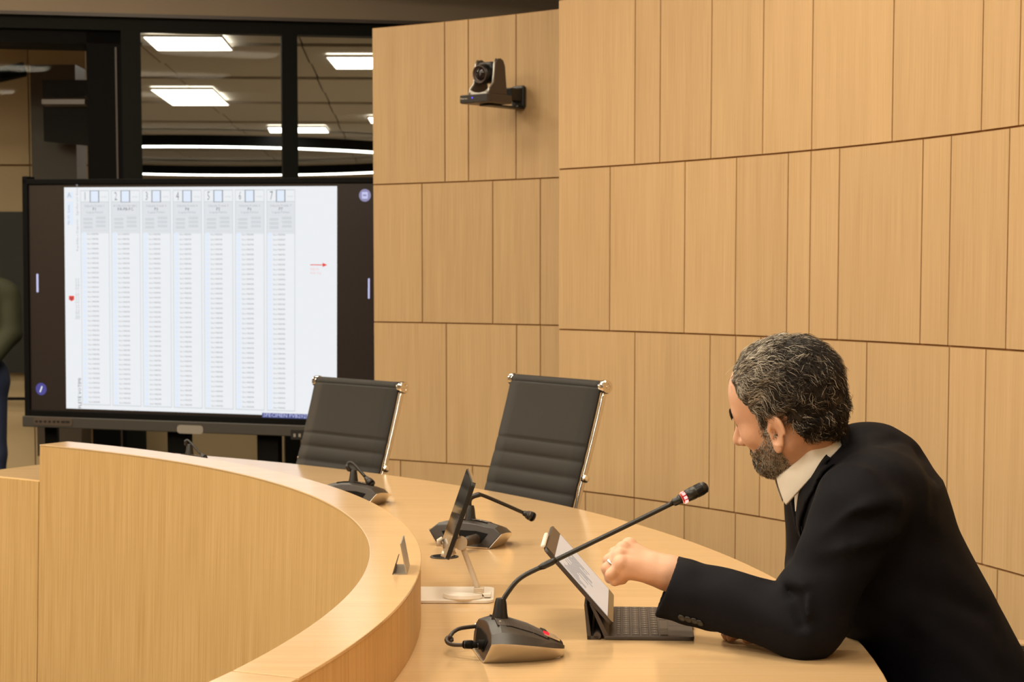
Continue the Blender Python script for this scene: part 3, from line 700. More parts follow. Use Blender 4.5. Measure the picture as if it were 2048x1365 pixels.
def place_chair(o,pl,pr,drop):
    # top roll end points (pixels) and height under the camera fix position and facing
    z=CZ-drop; A=on(*pl,z); B=on(*pr,z); mid=(A+B)/2; d=(B-A); Y_=mid.y; d.x=(pr[0]-pl[0])/F*Y_; d.y=-math.sqrt(max(.01,.525**2-d.x**2)); d.x+=mid.x/Y_*d.y; d.y=-math.sqrt(max(.01,.525**2-d.x**2)); rz=math.atan2(d.y,d.x)+math.pi   # local -x is the near end
    return mid,rz,z,d.length
ch1=make_chair('grey ribbed high-back swivel chair, nearer and right one of the two empty chairs')
ch2=copy_tree(ch1); ch2['label']='grey ribbed high-back swivel chair overlapping the big display, farther of the empty chairs'
ch3=copy_tree(ch1); ch3['label']='grey ribbed swivel chair behind the man in the dark jacket, mostly out of view'
ROLLY,ROLLZ=.365,1.060
for o,pl,pr,drop in ((ch1,(1025,759),(1215.5,773),.325),(ch2,(632.5,764),(808.8,773),.37)):
    mid,rz,z,L=place_chair(o,pl,pr,drop)
    Rz=Matrix.Rotation(rz,4,'Z'); off=Rz@Vector((0,ROLLY,0))
    # keep the back side pointing away from the desk centre
    if off.xy.dot((mid-CT).xy)<0: rz+=math.pi; Rz=Matrix.Rotation(rz,4,'Z'); off=Rz@Vector((0,ROLLY,0))
    dz=z-ROLLZ
    o.matrix_world=Matrix.Translation((mid.x-off.x,mid.y-off.y,0))@Rz
    print('chair',mid,math.degrees(rz),L,dz)
    for c in o.children:
        if not c.name.startswith(('caster','base_arm')): c.location.z+=dz
    o['group']='empty chairs along the desk'
ch3.matrix_world=Matrix.Translation((1.02,3.50,0))@Matrix.Rotation(math.radians(-86),4,'Z')
# ================================================================== PTZ CAMERA ON THE WALL
aC=ang(1000,190,WR2); nC=Vector((-math.cos(aC),-math.sin(aC),0)); wC=Vector((WC.x+WR2*math.cos(aC),WC.y+WR2*math.sin(aC),0))
pw=at(1041,190,8.0); aC=ang(1041,190,WR2); nC=Vector((-math.cos(aC),-math.sin(aC),0)); wC=Vector((WC.x+WR2*math.cos(aC),WC.y+WR2*math.sin(aC),0))
dC=wC.y; zC=CZ+(554-219)/F*dC
PX=nC.cross(Vector((0,0,1)))
PM=Matrix(((*PX,0),(*nC,0),(0,0,1,0),(wC.x,wC.y,zC,1))).transposed()
ptz=thing('ptz_camera','black pan-tilt video camera on a bracket on the wood wall','camera',mtx=PM)
b=MB(); b.box((0,.012,.043),(.075,.022,.10)); part(b,'wall_plate',M['black'],ptz,bevel=.012)
b=MB(); b.box((0,.055,.05),(.055,.08,.055)); b.box((0,.125,-.006),(.06,.24,.008)); o=part(b,'bracket',M['black'],ptz,bevel=.004)
b=MB(); b.box((0,.02,.005),(.008,.006,.008)); b.box((.02,.095,.055),(.006,.012,.02)); part(b,'screw',M['steel'],ptz)
#PTZBODY
b=MB(); b.prism([(-.070,.105,0),(.085,.105,0),(.098,.235,0),(.090,.262,0),(-.066,.262,0),(-.072,.240,0)],(0,0,.036)); base_=part(b,'base',M['bronze'],ptz,bevel=.003)
b=MB(); b.box((.012,.2635,.018),(.154,.004,.031)); part(b,'front_plate',M['charcoal'],ptz,bevel=.001)
b=MB(); b.box((.018,.2665,.021),(.006,.002,.006)); part(b,'status_light',M['blue'],ptz)
fm=Matrix(((-1,0,0,.086),(0,0,1,.2662),(0,1,0,.020),(0,0,0,1)))
text('Vissonic','maker_lettering',M['ivory'],ptz,fm,.0125)
for sx in (-1,1):
    pts=[(0,.125,.036),(0,.245,.036),(0,.236,.060),(0,.212,.085),(0,.206,.13),(0,.202,.165),(0,.188,.187),(0,.168,.192),(0,.150,.184),(0,.138,.160)]
    x0=.046*sx if sx>0 else -.060
    b=MB(); b.prism([(x0,y,z) for _,y,z in pts],(.014,0,0)); part(b,'yoke_arm',M['bronze'],ptz,bevel=.003)
    b=MB(); b.tube([(x0+.007,y+.001,z) for _,y,z in pts[1:7]],.0055,6); part(b,'yoke_trim',M['steel'],ptz,smooth=True)
b=MB(); b.prism([(-.05,.236,.036),(.05,.236,.036),(.05,.236,.058),(.03,.233,.047),(0,.232,.043),(-.03,.233,.047),(-.05,.236,.058)],(0,.008,0)); part(b,'yoke_front',M['steel'],ptz)
hm=Matrix.Translation((0,.17,.130))@Matrix.Rotation(math.radians(-97),4,'X')
b=MB(); b.lathe([(0,-.055),(.030,-.055),(.040,-.045),(.043,-.02),(.043,.05),(.041,.062),(.037,.066),(.034,.060),(.0,.060)],28,hm); o=part(b,'camera_head',M['black'],ptz); auto_smooth(o)
b=MB(); b.lathe([(.037,.064),(.039,.070),(.036,.073),(.033,.068),(.033,.062)],28,hm); part(b,'lens_ring',M['bronze'],ptz,smooth=True)
b=MB(); b.lathe([(0,.061),(.030,.061),(.024,.068),(.012,.071),(0,.072)],24,hm); part(b,'lens',M['lens'],ptz,smooth=True)
b=MB(); b.box((0,.17,.155),(.084,.075,.045)); part(b,'head_cover',M['black'],ptz,bevel=.012)
for c in ptz.children:
    if c.name.split('.')[0] not in ('wall_plate','bracket','screw'): c.data.transform(Matrix.Translation((0,.036,0)))
# ================================================================== CONFERENCE MICROPHONES
SEC=[(0,.0,.066,.0965,.034,.052,.050),(.016,.0,.068,.0985,.035,.054,.058),(.045,.0,.068,.0975,.033,.055,.055),(.085,.0,.064,.090,.027,.050,.042),(.115,.0,.055,.076,.0205,.040,.028),(.132,.0,.044,.060,.016,.030,.021),(.142,.0,.032,.040,.012,.020,.0155),(.147,.0,.016,.020,.009,.010,.0105)]
def mic_unit(label,M4,lit,group):
    t=thing('microphone_unit',label,'microphone',mtx=M4,group=group)
    rings=[];sil={-1:[],1:[]}
    for x,_,wb,wm,hm_,wt,ht in SEC:
        sh=.26 if x<.02 else .1
        pt=lambda y,z:(x+sh*z,y,z+.002)
        half=[(wb,0),(wm,hm_),((wm+wt)/2+.004,(hm_+ht)/2+.005),(wt,ht),(wt*.5,ht+.0045),(0,ht+.006)]
        r=[pt(y,z) for y,z in half]+[pt(-y,z) for y,z in half[::-1][1:]]
        rings.append(r)
        for sg in(-1,1): sil[sg].append([pt(sg*(wb+.0005),-.0015),pt(sg*(wm+.0006),hm_),pt(sg*(wm+.0030),hm_+.0015),pt(sg*(wb+.003),-.0015)])
    b=MB(); b.loft(rings); o=part(b,'body',M['charcoal'],t,bevel=.0012); auto_smooth(o,.45)
    for sg in(-1,1):
        b=MB(); b.loft(sil[sg]); o=part(b,'side_panel',M['silver'],t); auto_smooth(o,.5)
    b=MB(); b.box((.07,0,.0015),(.13,.10,.003)); b.box((.004,0,.0025),(.012,.135,.003)); part(b,'base_rim',M['silver'],t)
    # flat dark patch imitating the shade of a rear cable recess and its plug
    s_=.26; rr=lambda y,z,d=0:(s_*z-.0009-d,y,z+.002)
    b=MB(); b.prism([rr(-.062,.034),rr(-.045,.012),rr(.045,.012),rr(.062,.034),rr(.03,.039),rr(-.03,.039)],(-.0006,0,0)); part(b,'cable_recess',M['matte_black'],t)
    # speaker grille: fine cross ribs over the top
    b=MB(); nr=46
    def top_at(x):
        for a,c in zip(SEC[:-1],SEC[1:]):
            if a[0]<=x<=c[0]:
                k=(x-a[0])/(c[0]-a[0]); return [a[i]+(c[i]-a[i])*k for i in range(7)]
    rg_=[]
    for i in range(9):
        x=.020+.095*i/8; q=top_at(x); wt,ht=q[5]*.97,q[6]; rg_.append([(x+.1*z,y,z+.0022) for y,z in ((-wt,ht+.0005),(-wt*.5,ht+.0049),(0,ht+.0064),(wt*.5,ht+.0049),(wt,ht+.0005))])
    gb=MB(); gb.loft(rg_,closed=False,caps=False); part(gb,'grille_base',M['matte_black'],t)
    for i in range(nr):
        x=.022+(.112-.022)*i/(nr-1); q=top_at(x); wt,ht=q[5]*.92,q[6]; X=lambda z:x+.1*z
        pr=[(-wt,ht+.0008),(-wt*.5,ht+.0046),(0,ht+.0061),(wt*.5,ht+.0046),(wt,ht+.0008)]
        b.tube([(X(z),y,z+.0030) for y,z in pr],.00062,4)
    part(b,'speaker_grille',M['bronze'],t,kind='stuff')
    q=top_at(.12); b=MB(); b.prism([(.112,-.030,.0365),(.112,.030,.0365),(.139,.022,.0245),(.139,-.022,.0245)],(0.001,0,.0022)); part(b,'button_plate',M['silver'],t)
    for y in (-.016,.0,.016):
        b=MB(); b.box((.1165,y,.0378),(.009,.013,.004),Matrix.Rotation(.35,3,'Y')); part(b,'button',M['red'] if (lit and y<-.01) else M['black'],t,label='red lit talk button' if (lit and y<-.01) else None)
    b=MB(); b.lathe([(0,0),(.0155,0),(.0150,.006),(.0125,.018),(.0105,.034),(.0085,.042),(0,.043)],16,Matrix.Translation((.038,0,.056))@Matrix.Rotation(.05,4,'Y')); o=part(b,'neck_socket',M['black'],t); auto_smooth(o)
    b=MB(); b.box((.034,-.030,.0615),(.0035,.0025,.006)); part(b,'marking',M['ivory'],t)
    return t
def gooseneck(t,pts,lit,rm=.0042,headlen=.058,rib=True,headr=.0115):
    P=smoothP(resample([Vector(p) for p in pts],.008),3); dirn=(P[-1]-P[-4]).normalized()
    b=MB(); b.tube(P,rm,10); part(b,'gooseneck',M['black'],t,True,smooth=True)
    k=int(len(P)*.30); b=MB(); b.tube([P[k-2],P[k-1],P[k+1],P[k+2]],[rm,rm*1.45,rm*1.45,rm],10); part(b,'neck_joint',M['black'],t,True,smooth=True)
    Q=Vector((0,0,1)).rotation_difference(dirn).to_matrix().to_4x4(); H=Matrix.Translation(P[-1])@Q
    r=headr; L=headlen
    b=MB(); b.lathe([(0,-.002),(rm*1.1,0),(r*.62,.003),(r*.66,.012),(r*.78,.0165)],18,H); part(b,'head_collar',M['black'],t,True,smooth=True)
    b=MB(); b.lathe([(0,L*.29),(r*.80,L*.29),(r*.86,L*.38),(0,L*.38)],18,H); ring=part(b,'status_ring',M['redring'] if lit else M['plug'],t,True,smooth=True)
    if lit:
        b=MB()
        for k in range(8):
            a=2*math.pi*k/8+.15; R3=(H@Matrix.Rotation(a,4,'Z')); 
            b.box(R3@Vector((r*.84,0,L*.335)),(.002,r*.42,L*.085),R3.to_3x3())
        part(b,'ring_lights',M['redhot'],t,True)
    b=MB(); b.lathe([(0,L*.38),(r*.90,L*.38),(r*1.0,L*.52),(r*1.02,L*.62),(r*.96,L*.64),(r*1.0,L*.66),(r*1.0,L*.84),(r*.86,L*.95),(r*.5,L*.995),(0,L)],20,H); part(b,'microphone_capsule',M['black'],t,True,smooth=True)
    b=MB()
    for k in range(9): 
        z=L*(.67+.02*k); b.lathe([(r*1.0,z),(r*1.035,z+.0004),(r*1.0,z+.0008)],18,H)
    part(b,'capsule_ribs',M['matte_black'],t,True,kind='stuff')
GM='delegate microphones on the desk'
def frame2(o,fwd):
    f=Vector((fwd[0],fwd[1],0)).normalized(); l=Vector((-f.y,f.x,0)); return Matrix(((*f,0),(*l,0),(0,0,1,0),(*o,1))).transposed()
# front unit
pa,pb=on(968,1327),on(1122,1322); f1=(pb-pa); f1=Vector((f1.x,f1.y,0)).normalized()
l1=Vector((-f1.y,f1.x,0)); o1=pa+l1*.067-f1*.001; o1.z=ZT
m1=mic_unit('front black conference microphone with a glowing red ring beside the tablet','microphone' and frame2(o1,f1),True,GM)
s1=MW[m1.name]@Vector((.040,0,.096)); d1=s1.y
path=[s1-Vector((0,0,.01)),s1]+[at(px,py,d1+dd) for px,py,dd in ((1013,1192,0),(1024,1172,.0),(1041,1155,.005),(1060,1145,.01),(1078,1137,.012),(1130,1112,.02),(1200,1078,.035),(1270,1044,.05),(1345,1007,.065))]
hd=(at(1412,980,d1+.08)-path[-1]).length
gooseneck(m1,path,True,.0043,hd+.004)
# cable of the front unit
b=MB(); cpts=[at(962,1292,d1-.045),at(945,1291,d1-.045),at(925,1291,d1-.03),at(905,1291,d1-.02),at(893,1287,d1),at(889,1280,d1+.01),at(897,1272,d1+.02),at(906,1278,d1+.03),at(904,1288,d1+.015),at(896,1284,d1+.02),at(900,1270,d1+.03),at(915,1258,d1+.05),at(938,1255,d1+.07),at(965,1252,d1+.09),at(985,1256,d1+.10)]
for p in cpts: p.z=max(p.z,ZT+.006)
b.tube(smoothP(resample(cpts,.008),3),.0036,8); part(b,'cable',M['plug'],m1,True,smooth=True)
b=MB()
b.tube([at(975,1290,d1-.045),at(957,1290,d1-.045)],.0085,10); b.tube([at(955,1290,d1-.045),at(946,1290.5,d1-.045)],.006,10); b.tube([at(945,1290,d1-.045),at(927,1290,d1-.04)],[.0075,.0068],10)
part(b,'cable_plug',M['matte_black'],m1,True,smooth=True)
b=MB(); b.tube([at(982,1257,d1+.10),at(962,1255,d1+.085)],[.009,.007],10); part(b,'cable_plug',M['matte_black'],m1,True,smooth=True)
b=MB(); 
for k in range(6): p=at(929+2.6*k,1290,d1-.04); b.tube([p,p+Vector((.0011,0,0))],.0082,10)
part(b,'strain_relief',M['plug'],m1,True)
# centre unit
pa,pb=on(868,1092),on(985,1100); d=(pa-pb); d.z=0; wl_=d.length; l2=d.normalized(); f2=Vector((l2.y,-l2.x,0)); o2=(pa+pb)/2; o2.z=ZT
print('centre unit width',wl_)
m2=mic_unit('unlit conference microphone in front of the nearer empty chair','x' and frame2(o2,f2),False,GM)
s2=MW[m2.name]@Vector((.040,0,.096)); d2=s2.y
gooseneck(m2,[s2-Vector((0,0,.012)),s2]+[at(px,py,d2+dd) for px,py,dd in ((938,1008,0),(940,998,0),(945,991,0),(953,988,0),(963,990,0),(975,995,.01),(1010,1010,.02),(1046,1026,.03))],False,.0045,.033,headr=.0115)
b=MB(); b.tube([at(928,1086,d2-.13),at(938,1082,d2-.085),at(952,1079,d2-.06)],[.008,.012,.013],10); part(b,'cable_plug',M['plug'],m2,True,smooth=True)
# left unit
o3=on(731,1014); f3=f2; R3=Matrix.Rotation(math.radians(-4),3,'Z'); f3=R3@f2; l3=Vector((-f3.y,f3.x,0)); o3=o3+l3*.067; o3.z=ZT
m3=mic_unit('unlit conference microphone half hidden by the ledge, before the farther chair','x' and frame2(o3,f3),False,GM)
s3=MW[m3.name]@Vector((.040,0,.096)); d3=s3.y
gooseneck(m3,[s3-Vector((0,0,.012)),s3]+[at(px,py,d3+dd) for px,py,dd in ((692.5,940,0),(694,929,0),(697,922.5,0),(701,922,0),(706,927,-.0),(718,940,-.01),(731,955,-.02))],False,.0045,.034,headr=.0115)
# far unit
o4=at(371,908,6.24); o4.z=ZT
m4=mic_unit('farthest microphone, only its bent gooseneck showing above the ledge','x' and frame2(o4-Vector((.01,.02,0)),R3@R3@f2),False,GM)
s4=MW[m4.name]@Vector((.040,0,.096)); d4=s4.y
gooseneck(m4,[s4-Vector((0,0,.012)),s4]+[at(px,py,d4+dd) for px,py,dd in ((369,893,0),(370,881,0),(373,877.5,0),(376,880,0),(386,891,-.02),(402,909,-.05))],False,.0036,.030,headr=.010)
# ================================================================== NAME SIGN ON THE LEDGE
npn,npf=on(812,1150,ZL),on(817.5,1131,ZL); nl=on(784.5,1150,ZL)
sy=(npf-npn); sx=(nl-npn); sx=(sx-sy*(sx.dot(sy)/sy.dot(sy))).normalized(); 
ns=thing('name_sign','small bent metal name plate holder standing on the ledge','sign',tuple((npn+npf)/2))
tn_=at(800,1089,npn.y)
def slab(b,p,q,r_,s_,t):  # quad p,q,r,s thickened along its normal
    n_=(q-p).cross(s_-p).normalized()*t; b.hexa([p,q,r_,s_,p+n_,q+n_,r_+n_,s_+n_])
up_=tn_-npn; far_=sy*1.0
b=MB(); slab(b,npn,npn+far_,npn+far_+up_,npn+up_,.0022); part(b,'plate',M['steel'],ns,True)
b=MB(); wdt=(nl-npn).length; slab(b,npn,npn+far_,npn+far_+sx*wdt,npn+sx*wdt,.0018); part(b,'foot',M['steel'],ns,True)
b=MB(); p=npn+sx*wdt; slab(b,p,p+far_,p+far_+Vector((.006,0,.021)),p+Vector((.006,0,.021)),.0018); part(b,'lip',M['bronze'],ns,True)
# ================================================================== TABLET ON A STAND
st=thing('tablet_stand','white tablet stand with a slender folding arm on the desk','stand',tuple(on(930,1194)))
c0,c1=on(988,1208),on(988,1180); yn,yf=c0.y,c1.y; xr=(c0.x+c1.x)/2; xl=xr-.225
b=MB(); pts=[]; r=.018
for cx,cy,a0 in ((xr-r,yf-r,0),(xl+r,yf-r,90),(xl+r,yn+r,180),(xr-r,yn+r,270)):
    for k in range(6): a=math.radians(a0+18*k); pts.append((cx+r*math.cos(a),cy+r*math.sin(a),ZT+.0005))
b.prism(pts,(0,0,.006)); part(b,'base_plate',M['white'],st,True,bevel=.001)
tc=on(927,1194,ZT+.008)
b=MB(); b.lathe([(0,0),(.040,0),(.0415,.003),(.040,.009),(0,.010)],32,Matrix.Translation((tc.x,tc.y,ZT+.0065))); o=part(b,'turntable',M['white'],st,True); auto_smooth(o)
hx=on(962,1196,ZT+.012); b=MB(); b.box(((tc.x+hx.x)/2+.008,tc.y,ZT+.0125),(.060,.028,.008)); part(b,'hinge_arm',M['white'],st,True,bevel=.002)
h0=at(958,1183,tc.y); h1=at(922,1087,tc.y+.01)
b=MB(); b.tube([h0-Vector((.0,.014,.012)),h0+Vector((0,.014,-.012))],.012,14); b.box((h0.x,h0.y,ZT+.019),(.020,.024,.016)); part(b,'lower_hinge',M['clear'],st,True,smooth=False,bevel=.001)
b=MB(); 
b.tube([h0+Vector((-.002,0,-.006)),h0.lerp(h1,.12),h0.lerp(h1,.85),h1],[.0075,.0055,.0055,.008],8,flat=(1,1.8)); part(b,'arm',M['clear'],st,True,smooth=True)
b=MB(); b.tube([h1-Vector((0,.016,0)),h1+Vector((0,.016,0))],.0125,14); part(b,'upper_hinge',M['clear'],st,True)
bn,bf,tn2,tf=at(893.5,1119,3.765),at(888,1084,4.005),at(949.5,968,3.745),at(938,938,3.985)
tu_=((bf-bn)+(tf-tn2))/2; tv_=((tn2-bn)+(tf-bf))/2; tv_=tv_-tu_*(tv_.dot(tu_)/tu_.dot(tu_)); nn=tu_.cross(tv_).normalized()
if nn.x>0: nn=-nn
cen=(bn+bf+tn2+tf)/4
TBM=Matrix(((*tu_.normalized(),0),(*tv_.normalized(),0),(*tu_.normalized().cross(tv_.normalized()),0),(*cen,1))).transposed()
sgn=1 if tu_.normalized().cross(tv_.normalized()).dot(nn)>0 else -1
def tablet(name,label,M4,Wd,Ht,th,scr_sgn,group,sm):
    t=thing(name,label,'tablet',mtx=M4,group=group)
    b=MB(); pts=[]; r=.011
    for cx,cy,a0 in ((Wd/2-r,Ht/2-r,0),(-Wd/2+r,Ht/2-r,90),(-Wd/2+r,-Ht/2+r,180),(Wd/2-r,-Ht/2+r,270)):
        for k in range(6): a=math.radians(a0+18*k); pts.append((cx+r*math.cos(a),cy+r*math.sin(a),-th/2))
    b.prism(pts,(0,0,th)); o=part(b,'housing',sm,t,bevel=.0012)
    b=MB(); e=th/2*scr_sgn; b.prism([(x*.992,y*.99,e) for x,y,_ in pts],(0,0,.0008*scr_sgn)); part(b,'glass',M['tabglass'],t)
    return t,e
t2,e=tablet('tablet','black tablet held edge-on by the white stand','x' and TBM,tu_.length,tv_.length,.0085,sgn,'tablets on the desk',M['black'])
b=MB(); b.box((0,tv_.length/2,0),(tu_.length*.96,.0016,.006)); part(b,'edge_band',M['chrome'],t2)
wT,hT=tu_.length,tv_.length
for s0,s1 in ((-.30,-.12),(-.06,.30)):
    pass
b=MB(); b.tube([bf-tu_*.15+Vector((-.004,0,.012)),bf-tu_*.15+Vector((-.012,0,.008)),bf-tu_*.15+Vector((-.012,0,-.004))],.005,8); b.tube([bn+tu_*.42+Vector((-.008,0,-.005)),bn+tu_*.42+Vector((.004,0,-.009)),bn+tu_*.42+Vector((.020,0,.0))],.006,8)
b.tube([bn+tu_*.42+Vector((.014,0,.002)),(bn+tu_*.42+tv_*.2)+Vector((.010,0,0)),h1+Vector((-.008,0,.0))],.006,8,flat=(1,2)); part(b,'cradle',M['clear'],st,True,smooth=True)
gp=on(888.5,1115); gr=thing('cable_grommet','round black cable grommet set in the desk top','grommet',tuple(gp))
rr_=abs(on(917,1115).x-gp.x); b=MB(); b.lathe([(0,0),(rr_,0),(rr_,.0018),(rr_-.003,.003),(rr_-.006,.0022),(0,.002)],36); o=part(b,'rim',M['black'],gr); auto_smooth(o)
b=MB(); b.lathe([(0,.002),(rr_*.8,.002),(rr_*.8,.003),(0,.003)],30); part(b,'lid',M['matte_black'],gr)
# ================================================================== TABLET WITH KEYBOARD
kN,kE=on(1208,1281),on(1389,1283); kFar=on(1213,1221)
kx=(kE-kN); KL=kx.length; kx.normalize(); ky=Vector((-kx.y,kx.x,0)); KW=.248
kM=Matrix(((*kx,0),(*ky,0),(0,0,1,0),(*kN,1))).transposed()
print('keyboard',KL,kFar.y-kN.y)
kb=thing('keyboard_case','dark brown tablet keyboard case lying open in front of the man','keyboard',mtx=kM)
KW=(kFar.y-kN.y)+.003
b=MB(); pts=[]; r=.010
for cx,cy,a0 in ((KL-r,KW-r,0),(.004,KW-.004,90),(.004,.004,180),(KL-r,r,270)):
    rr2=r if cx>.1 else .004
    for k in range(6): a=math.radians(a0+18*k); pts.append((cx+rr2*math.cos(a),cy+rr2*math.sin(a),.0005))
b.prism(pts,(0,0,.0065)); part(b,'base',M['case'],kb,bevel=.0015)
rows=[(.026,.008,14),(.040,.0135,14),(.057,.0135,14),(.074,.0135,13),(.091,.0135,12)]
kd={}
for ri,(x,dx,nk) in enumerate(rows):
    step=(KW-.022)/nk
    for k in range(nk):
        y=.011+step*(k+.5); wk=step-.0032
        kk=(round(dx,4),round(wk,4))
        if kk not in kd:
            bb=MB(); a,c_=dx/2,wk/2; bb.hexa([(-a,-c_,0),(a,-c_,0),(a,c_,0),(-a,c_,0),(-a*.9,-c_*.92,.0018),(a*.9,-c_*.92,.0018),(a*.9,c_*.92,.0018),(-a*.9,c_*.92,.0018)])
            o=part(bb,'key',M['key'],kb); kd[kk]=o.data
        else: o=bpy.data.objects.new('key',kd[kk]); COL.objects.link(o); o.parent=kb
        o.location=(x,y,.007)
b=MB()
for wk,y in ((.0155,.020),(.0155,.038),(.0155,.056),(.090,.112),(.0155,.169),(.0155,.187),(.0155,.205)):
    if y+wk/2>KW-.008: continue
    bb=MB(); bb.box((0,0,.0009),(.0135,wk,.0018)); o=part(bb,'key',M['key'],kb); o.location=(.108,y,.007)
b=MB()
for ri,(x,dx,nk) in enumerate(rows):
    step=(KW-.022)/nk
    for k in range(nk): b.box((x,.011+step*(k+.5),.00885),(.0035,.0022,.0002))
part(b,'key_legends',M['legend'],kb,kind='stuff')
b=MB(); b.box((.142,KW/2,.0071),(.048,.095,.0004)); part(b,'trackpad',M['case'],kb,bevel=.0002)
# hinge and back leaf of the case
yn0,yf0=.002,KW-.002
def Kp(x,y,z): return kM@Vector((x,y,z))
s0=at(1089,1099,kM.translation.y+.004); 
zs=s0.z-ZT; xs=(kM.inverted()@s0).x
ang_=math.atan2(zs-.027,xs-.012)
bot=(.014,.027); topx,topz=xs,zs
b=MB(); b.hexa([(-.030,yn0,.0),(-.022,yn0,.0),(-.022,yf0,.0),(-.030,yf0,.0),(-.036,yn0,.064),(-.031,yn0,.064),(-.031,yf0,.064),(-.036,yf0,.064)]); part(b,'back_leaf',M['case'],kb,bevel=.001)
b=MB(); b.tube([(-.012,yn0,.007),(-.012,yf0,.007)],.0068,12); b.box((-.020,KW/2,.0035),(.02,KW-.004,.006)); part(b,'hinge',M['case'],kb,smooth=False)
b=MB(); b.hexa([(.000,yn0,.005),(.010,yn0,.005),(.010,yf0,.005),(.000,yf0,.005),(-.026,yn0,.064),(-.021,yn0,.066),(-.021,yf0,.066),(-.026,yf0,.064)]); part(b,'hinge_leaf',M['case'],kb,bevel=.001)
# the tablet itself
e0=Vector((bot[0],0,bot[1])); e1=Vector((topx,0,topz)); dv=(e1-e0); HT=dv.length; dv.normalize()
n3=Vector((dv.z,0,-dv.x)) ; n3=n3 if n3.z>0 else -n3
# local tablet frame: x along desk depth (keyboard y), y up the slope, z out of the screen
X3=Vector((0,1,0)); Y3=dv; Z3=X3.cross(Y3)
c3=(e0+e1)/2+Vector((0,KW/2,0))
T3=kM@Matrix(((*X3,0),(*Y3,0),(*Z3,0),(*c3,1))).transposed()
sg3=1 if (T3.to_3x3()@Vector((0,0,1))).x>0 else -1
t3,e3=tablet('tablet','lit tablet propped on the dark keyboard case','x' and T3,KW,HT,.0062,sg3,'tablets on the desk',M['case'])
b=MB(); b.box((0,-.003,e3+.0011*sg3),(KW-.018,HT-.040,.0006)); part(b,'display',M['tabscr'],t3)
b=MB()
for k in range(16):
    u=-KW/2+.02+.0128*k; L_=.03+.045*random.random(); 
    b.box((u+.003,HT/2-.045-random.random()*.02-L_/2,e3+.0016*sg3),(.0010,L_,.0003))
part(b,'screen_lines',M['tabscr_line'],t3,kind='stuff')
b=MB(); b.box((0,HT/2-.012,e3+.0012*sg3),(KW-.02,.020,.0006)); part(b,'status_bar',M['bronze'],t3)
# stylus clipped on the upper edge
sy0=T3@Vector((-KW/2+.012,HT/2+.0048,0)); sy1=T3@Vector((-KW/2+.178,HT/2+.0048,0))
pen=thing('stylus','white stylus clipped on the top edge of the keyboard tablet','stylus',tuple(sy0))
b=MB(); d_=(sy1-sy0).normalized(); b.tube([sy0-d_*.004,sy0-d_*.003,sy0,sy1-d_*.02,sy1],[.0025,.0040,.0045,.0045,.0015],12); part(b,'barrel',M['ivory'],pen,True,smooth=True)
# ================================================================== THE MAN AT THE DESK
YC=3.44
A3=lambda px,py,Y: np.array(at(px,py,Y))
man=thing('person','grey-haired bearded man in a dark navy jacket leaning on the desk','person',(.97,YC,0))
# head frame
fw=Vector((-.775,.53,-.23)).normalized(); lf=Vector((0,0,1)).cross(fw).normalized(); up=fw.cross(lf); rho=math.radians(18)
lf,up=lf*math.cos(rho)-up*math.sin(rho),up*math.cos(rho)+lf*math.sin(rho)
HO=A3(1573,815,3.42); HR=np.array([fw,lf,up])         # rows: local axes in world
toL=lambda p:(p-HO)@HR.T
toW=lambda q:np.asarray(q)@HR+HO
def head_skin(q,ears=True):
    ax=np.abs(q[:,1]); qs=q.copy(); qs[:,1]=ax
    d=ell(q,(-.012,0,.032),(.100,.078,.085))
    d=smin(d,ell(q,(.040,0,.030),(.050,.062,.066)),.03)
    d=smin(d,ell(q,(-.047,0,-.030),(.048,.058,.056)),.03)
    d=smin(d,ell(q,(.034,0,-.035),(.055,.058,.085)),.03)
    d=smin(d,cone(qs,(.0,.052,-.052),(.062,.018,-.092),.020,.018),.028)      # jaw
    d=smin(d,sph(q,(.073,0,-.089),.020),.02)                                 # chin
    d=smin(d,cone(qs,(.082,.012,.016),(.068,.045,.016),.012,.013),.014)      # brow
    d=smin(d,sph(qs,(.055,.044,-.024),.025),.02)                             # cheekbone
    d=smax(d,-sph(qs,(.098,.032,-.002),.014),.012)                           # eye socket
    d=smin(d,cone(q,(.088,0,.004),(.113,0,-.040),.0085,.0125),.010)          # nose
    d=smin(d,sph(qs,(.100,.012,-.043),.0085),.006)
    d=smin(d,cone(qs,(.090,.0,-.062),(.080,.022,-.064),.0075,.005),.006)     # lips
    d=smin(d,cone(qs,(.089,.0,-.072),(.080,.018,-.072),.0075,.005),.005)
    d=smax(d,-cone(qs,(.101,0,-.0665),(.090,.024,-.067),.0012,.001),.003)
    if not ears: return d
    # ears
    e=np.array([-.006,.076,-.022]); r=qs-e; ca,sa=math.cos(.22),math.sin(.22)
    x=r[:,0]*ca+r[:,2]*sa; z=-r[:,0]*sa+r[:,2]*ca; y=r[:,1]+x*.35-.004
    lobe=np.stack([x,y,z],1)
    ex=np.where(z<0,.0135,.019)
    k=np.sqrt((x/ex)**2+(z/.033)**2); disc=np.maximum((k-1)*.016,np.abs(y)-.0042)
    rim=np.sqrt(((k-1)*.016+.003)**2+(y-.003)**2)-.0036; rim=np.where(z>-.022,rim,1.)
    conc=ell(lobe,(.004,.006,-.003),(.0085,.008,.014))
    ear=smin(disc,rim,.004); ear=smin(ear,ell(lobe,(.003,.001,-.026),(.009,.006,.011)),.005); ear=smax(ear,-conc,.004)
    ear=smin(ear,ell(lobe,(.013,.001,-.006),(.004,.004,.006)),.004)
    d=smin(d,ear,.006)
    return d
NKA,NKN=np.array([.539,YC+.004,1.081]),np.array([-.66,0,.75]); NK0,NK1=NKA-NKN*.075,NKA+NKN*.055+np.array([.006,-.006,0])
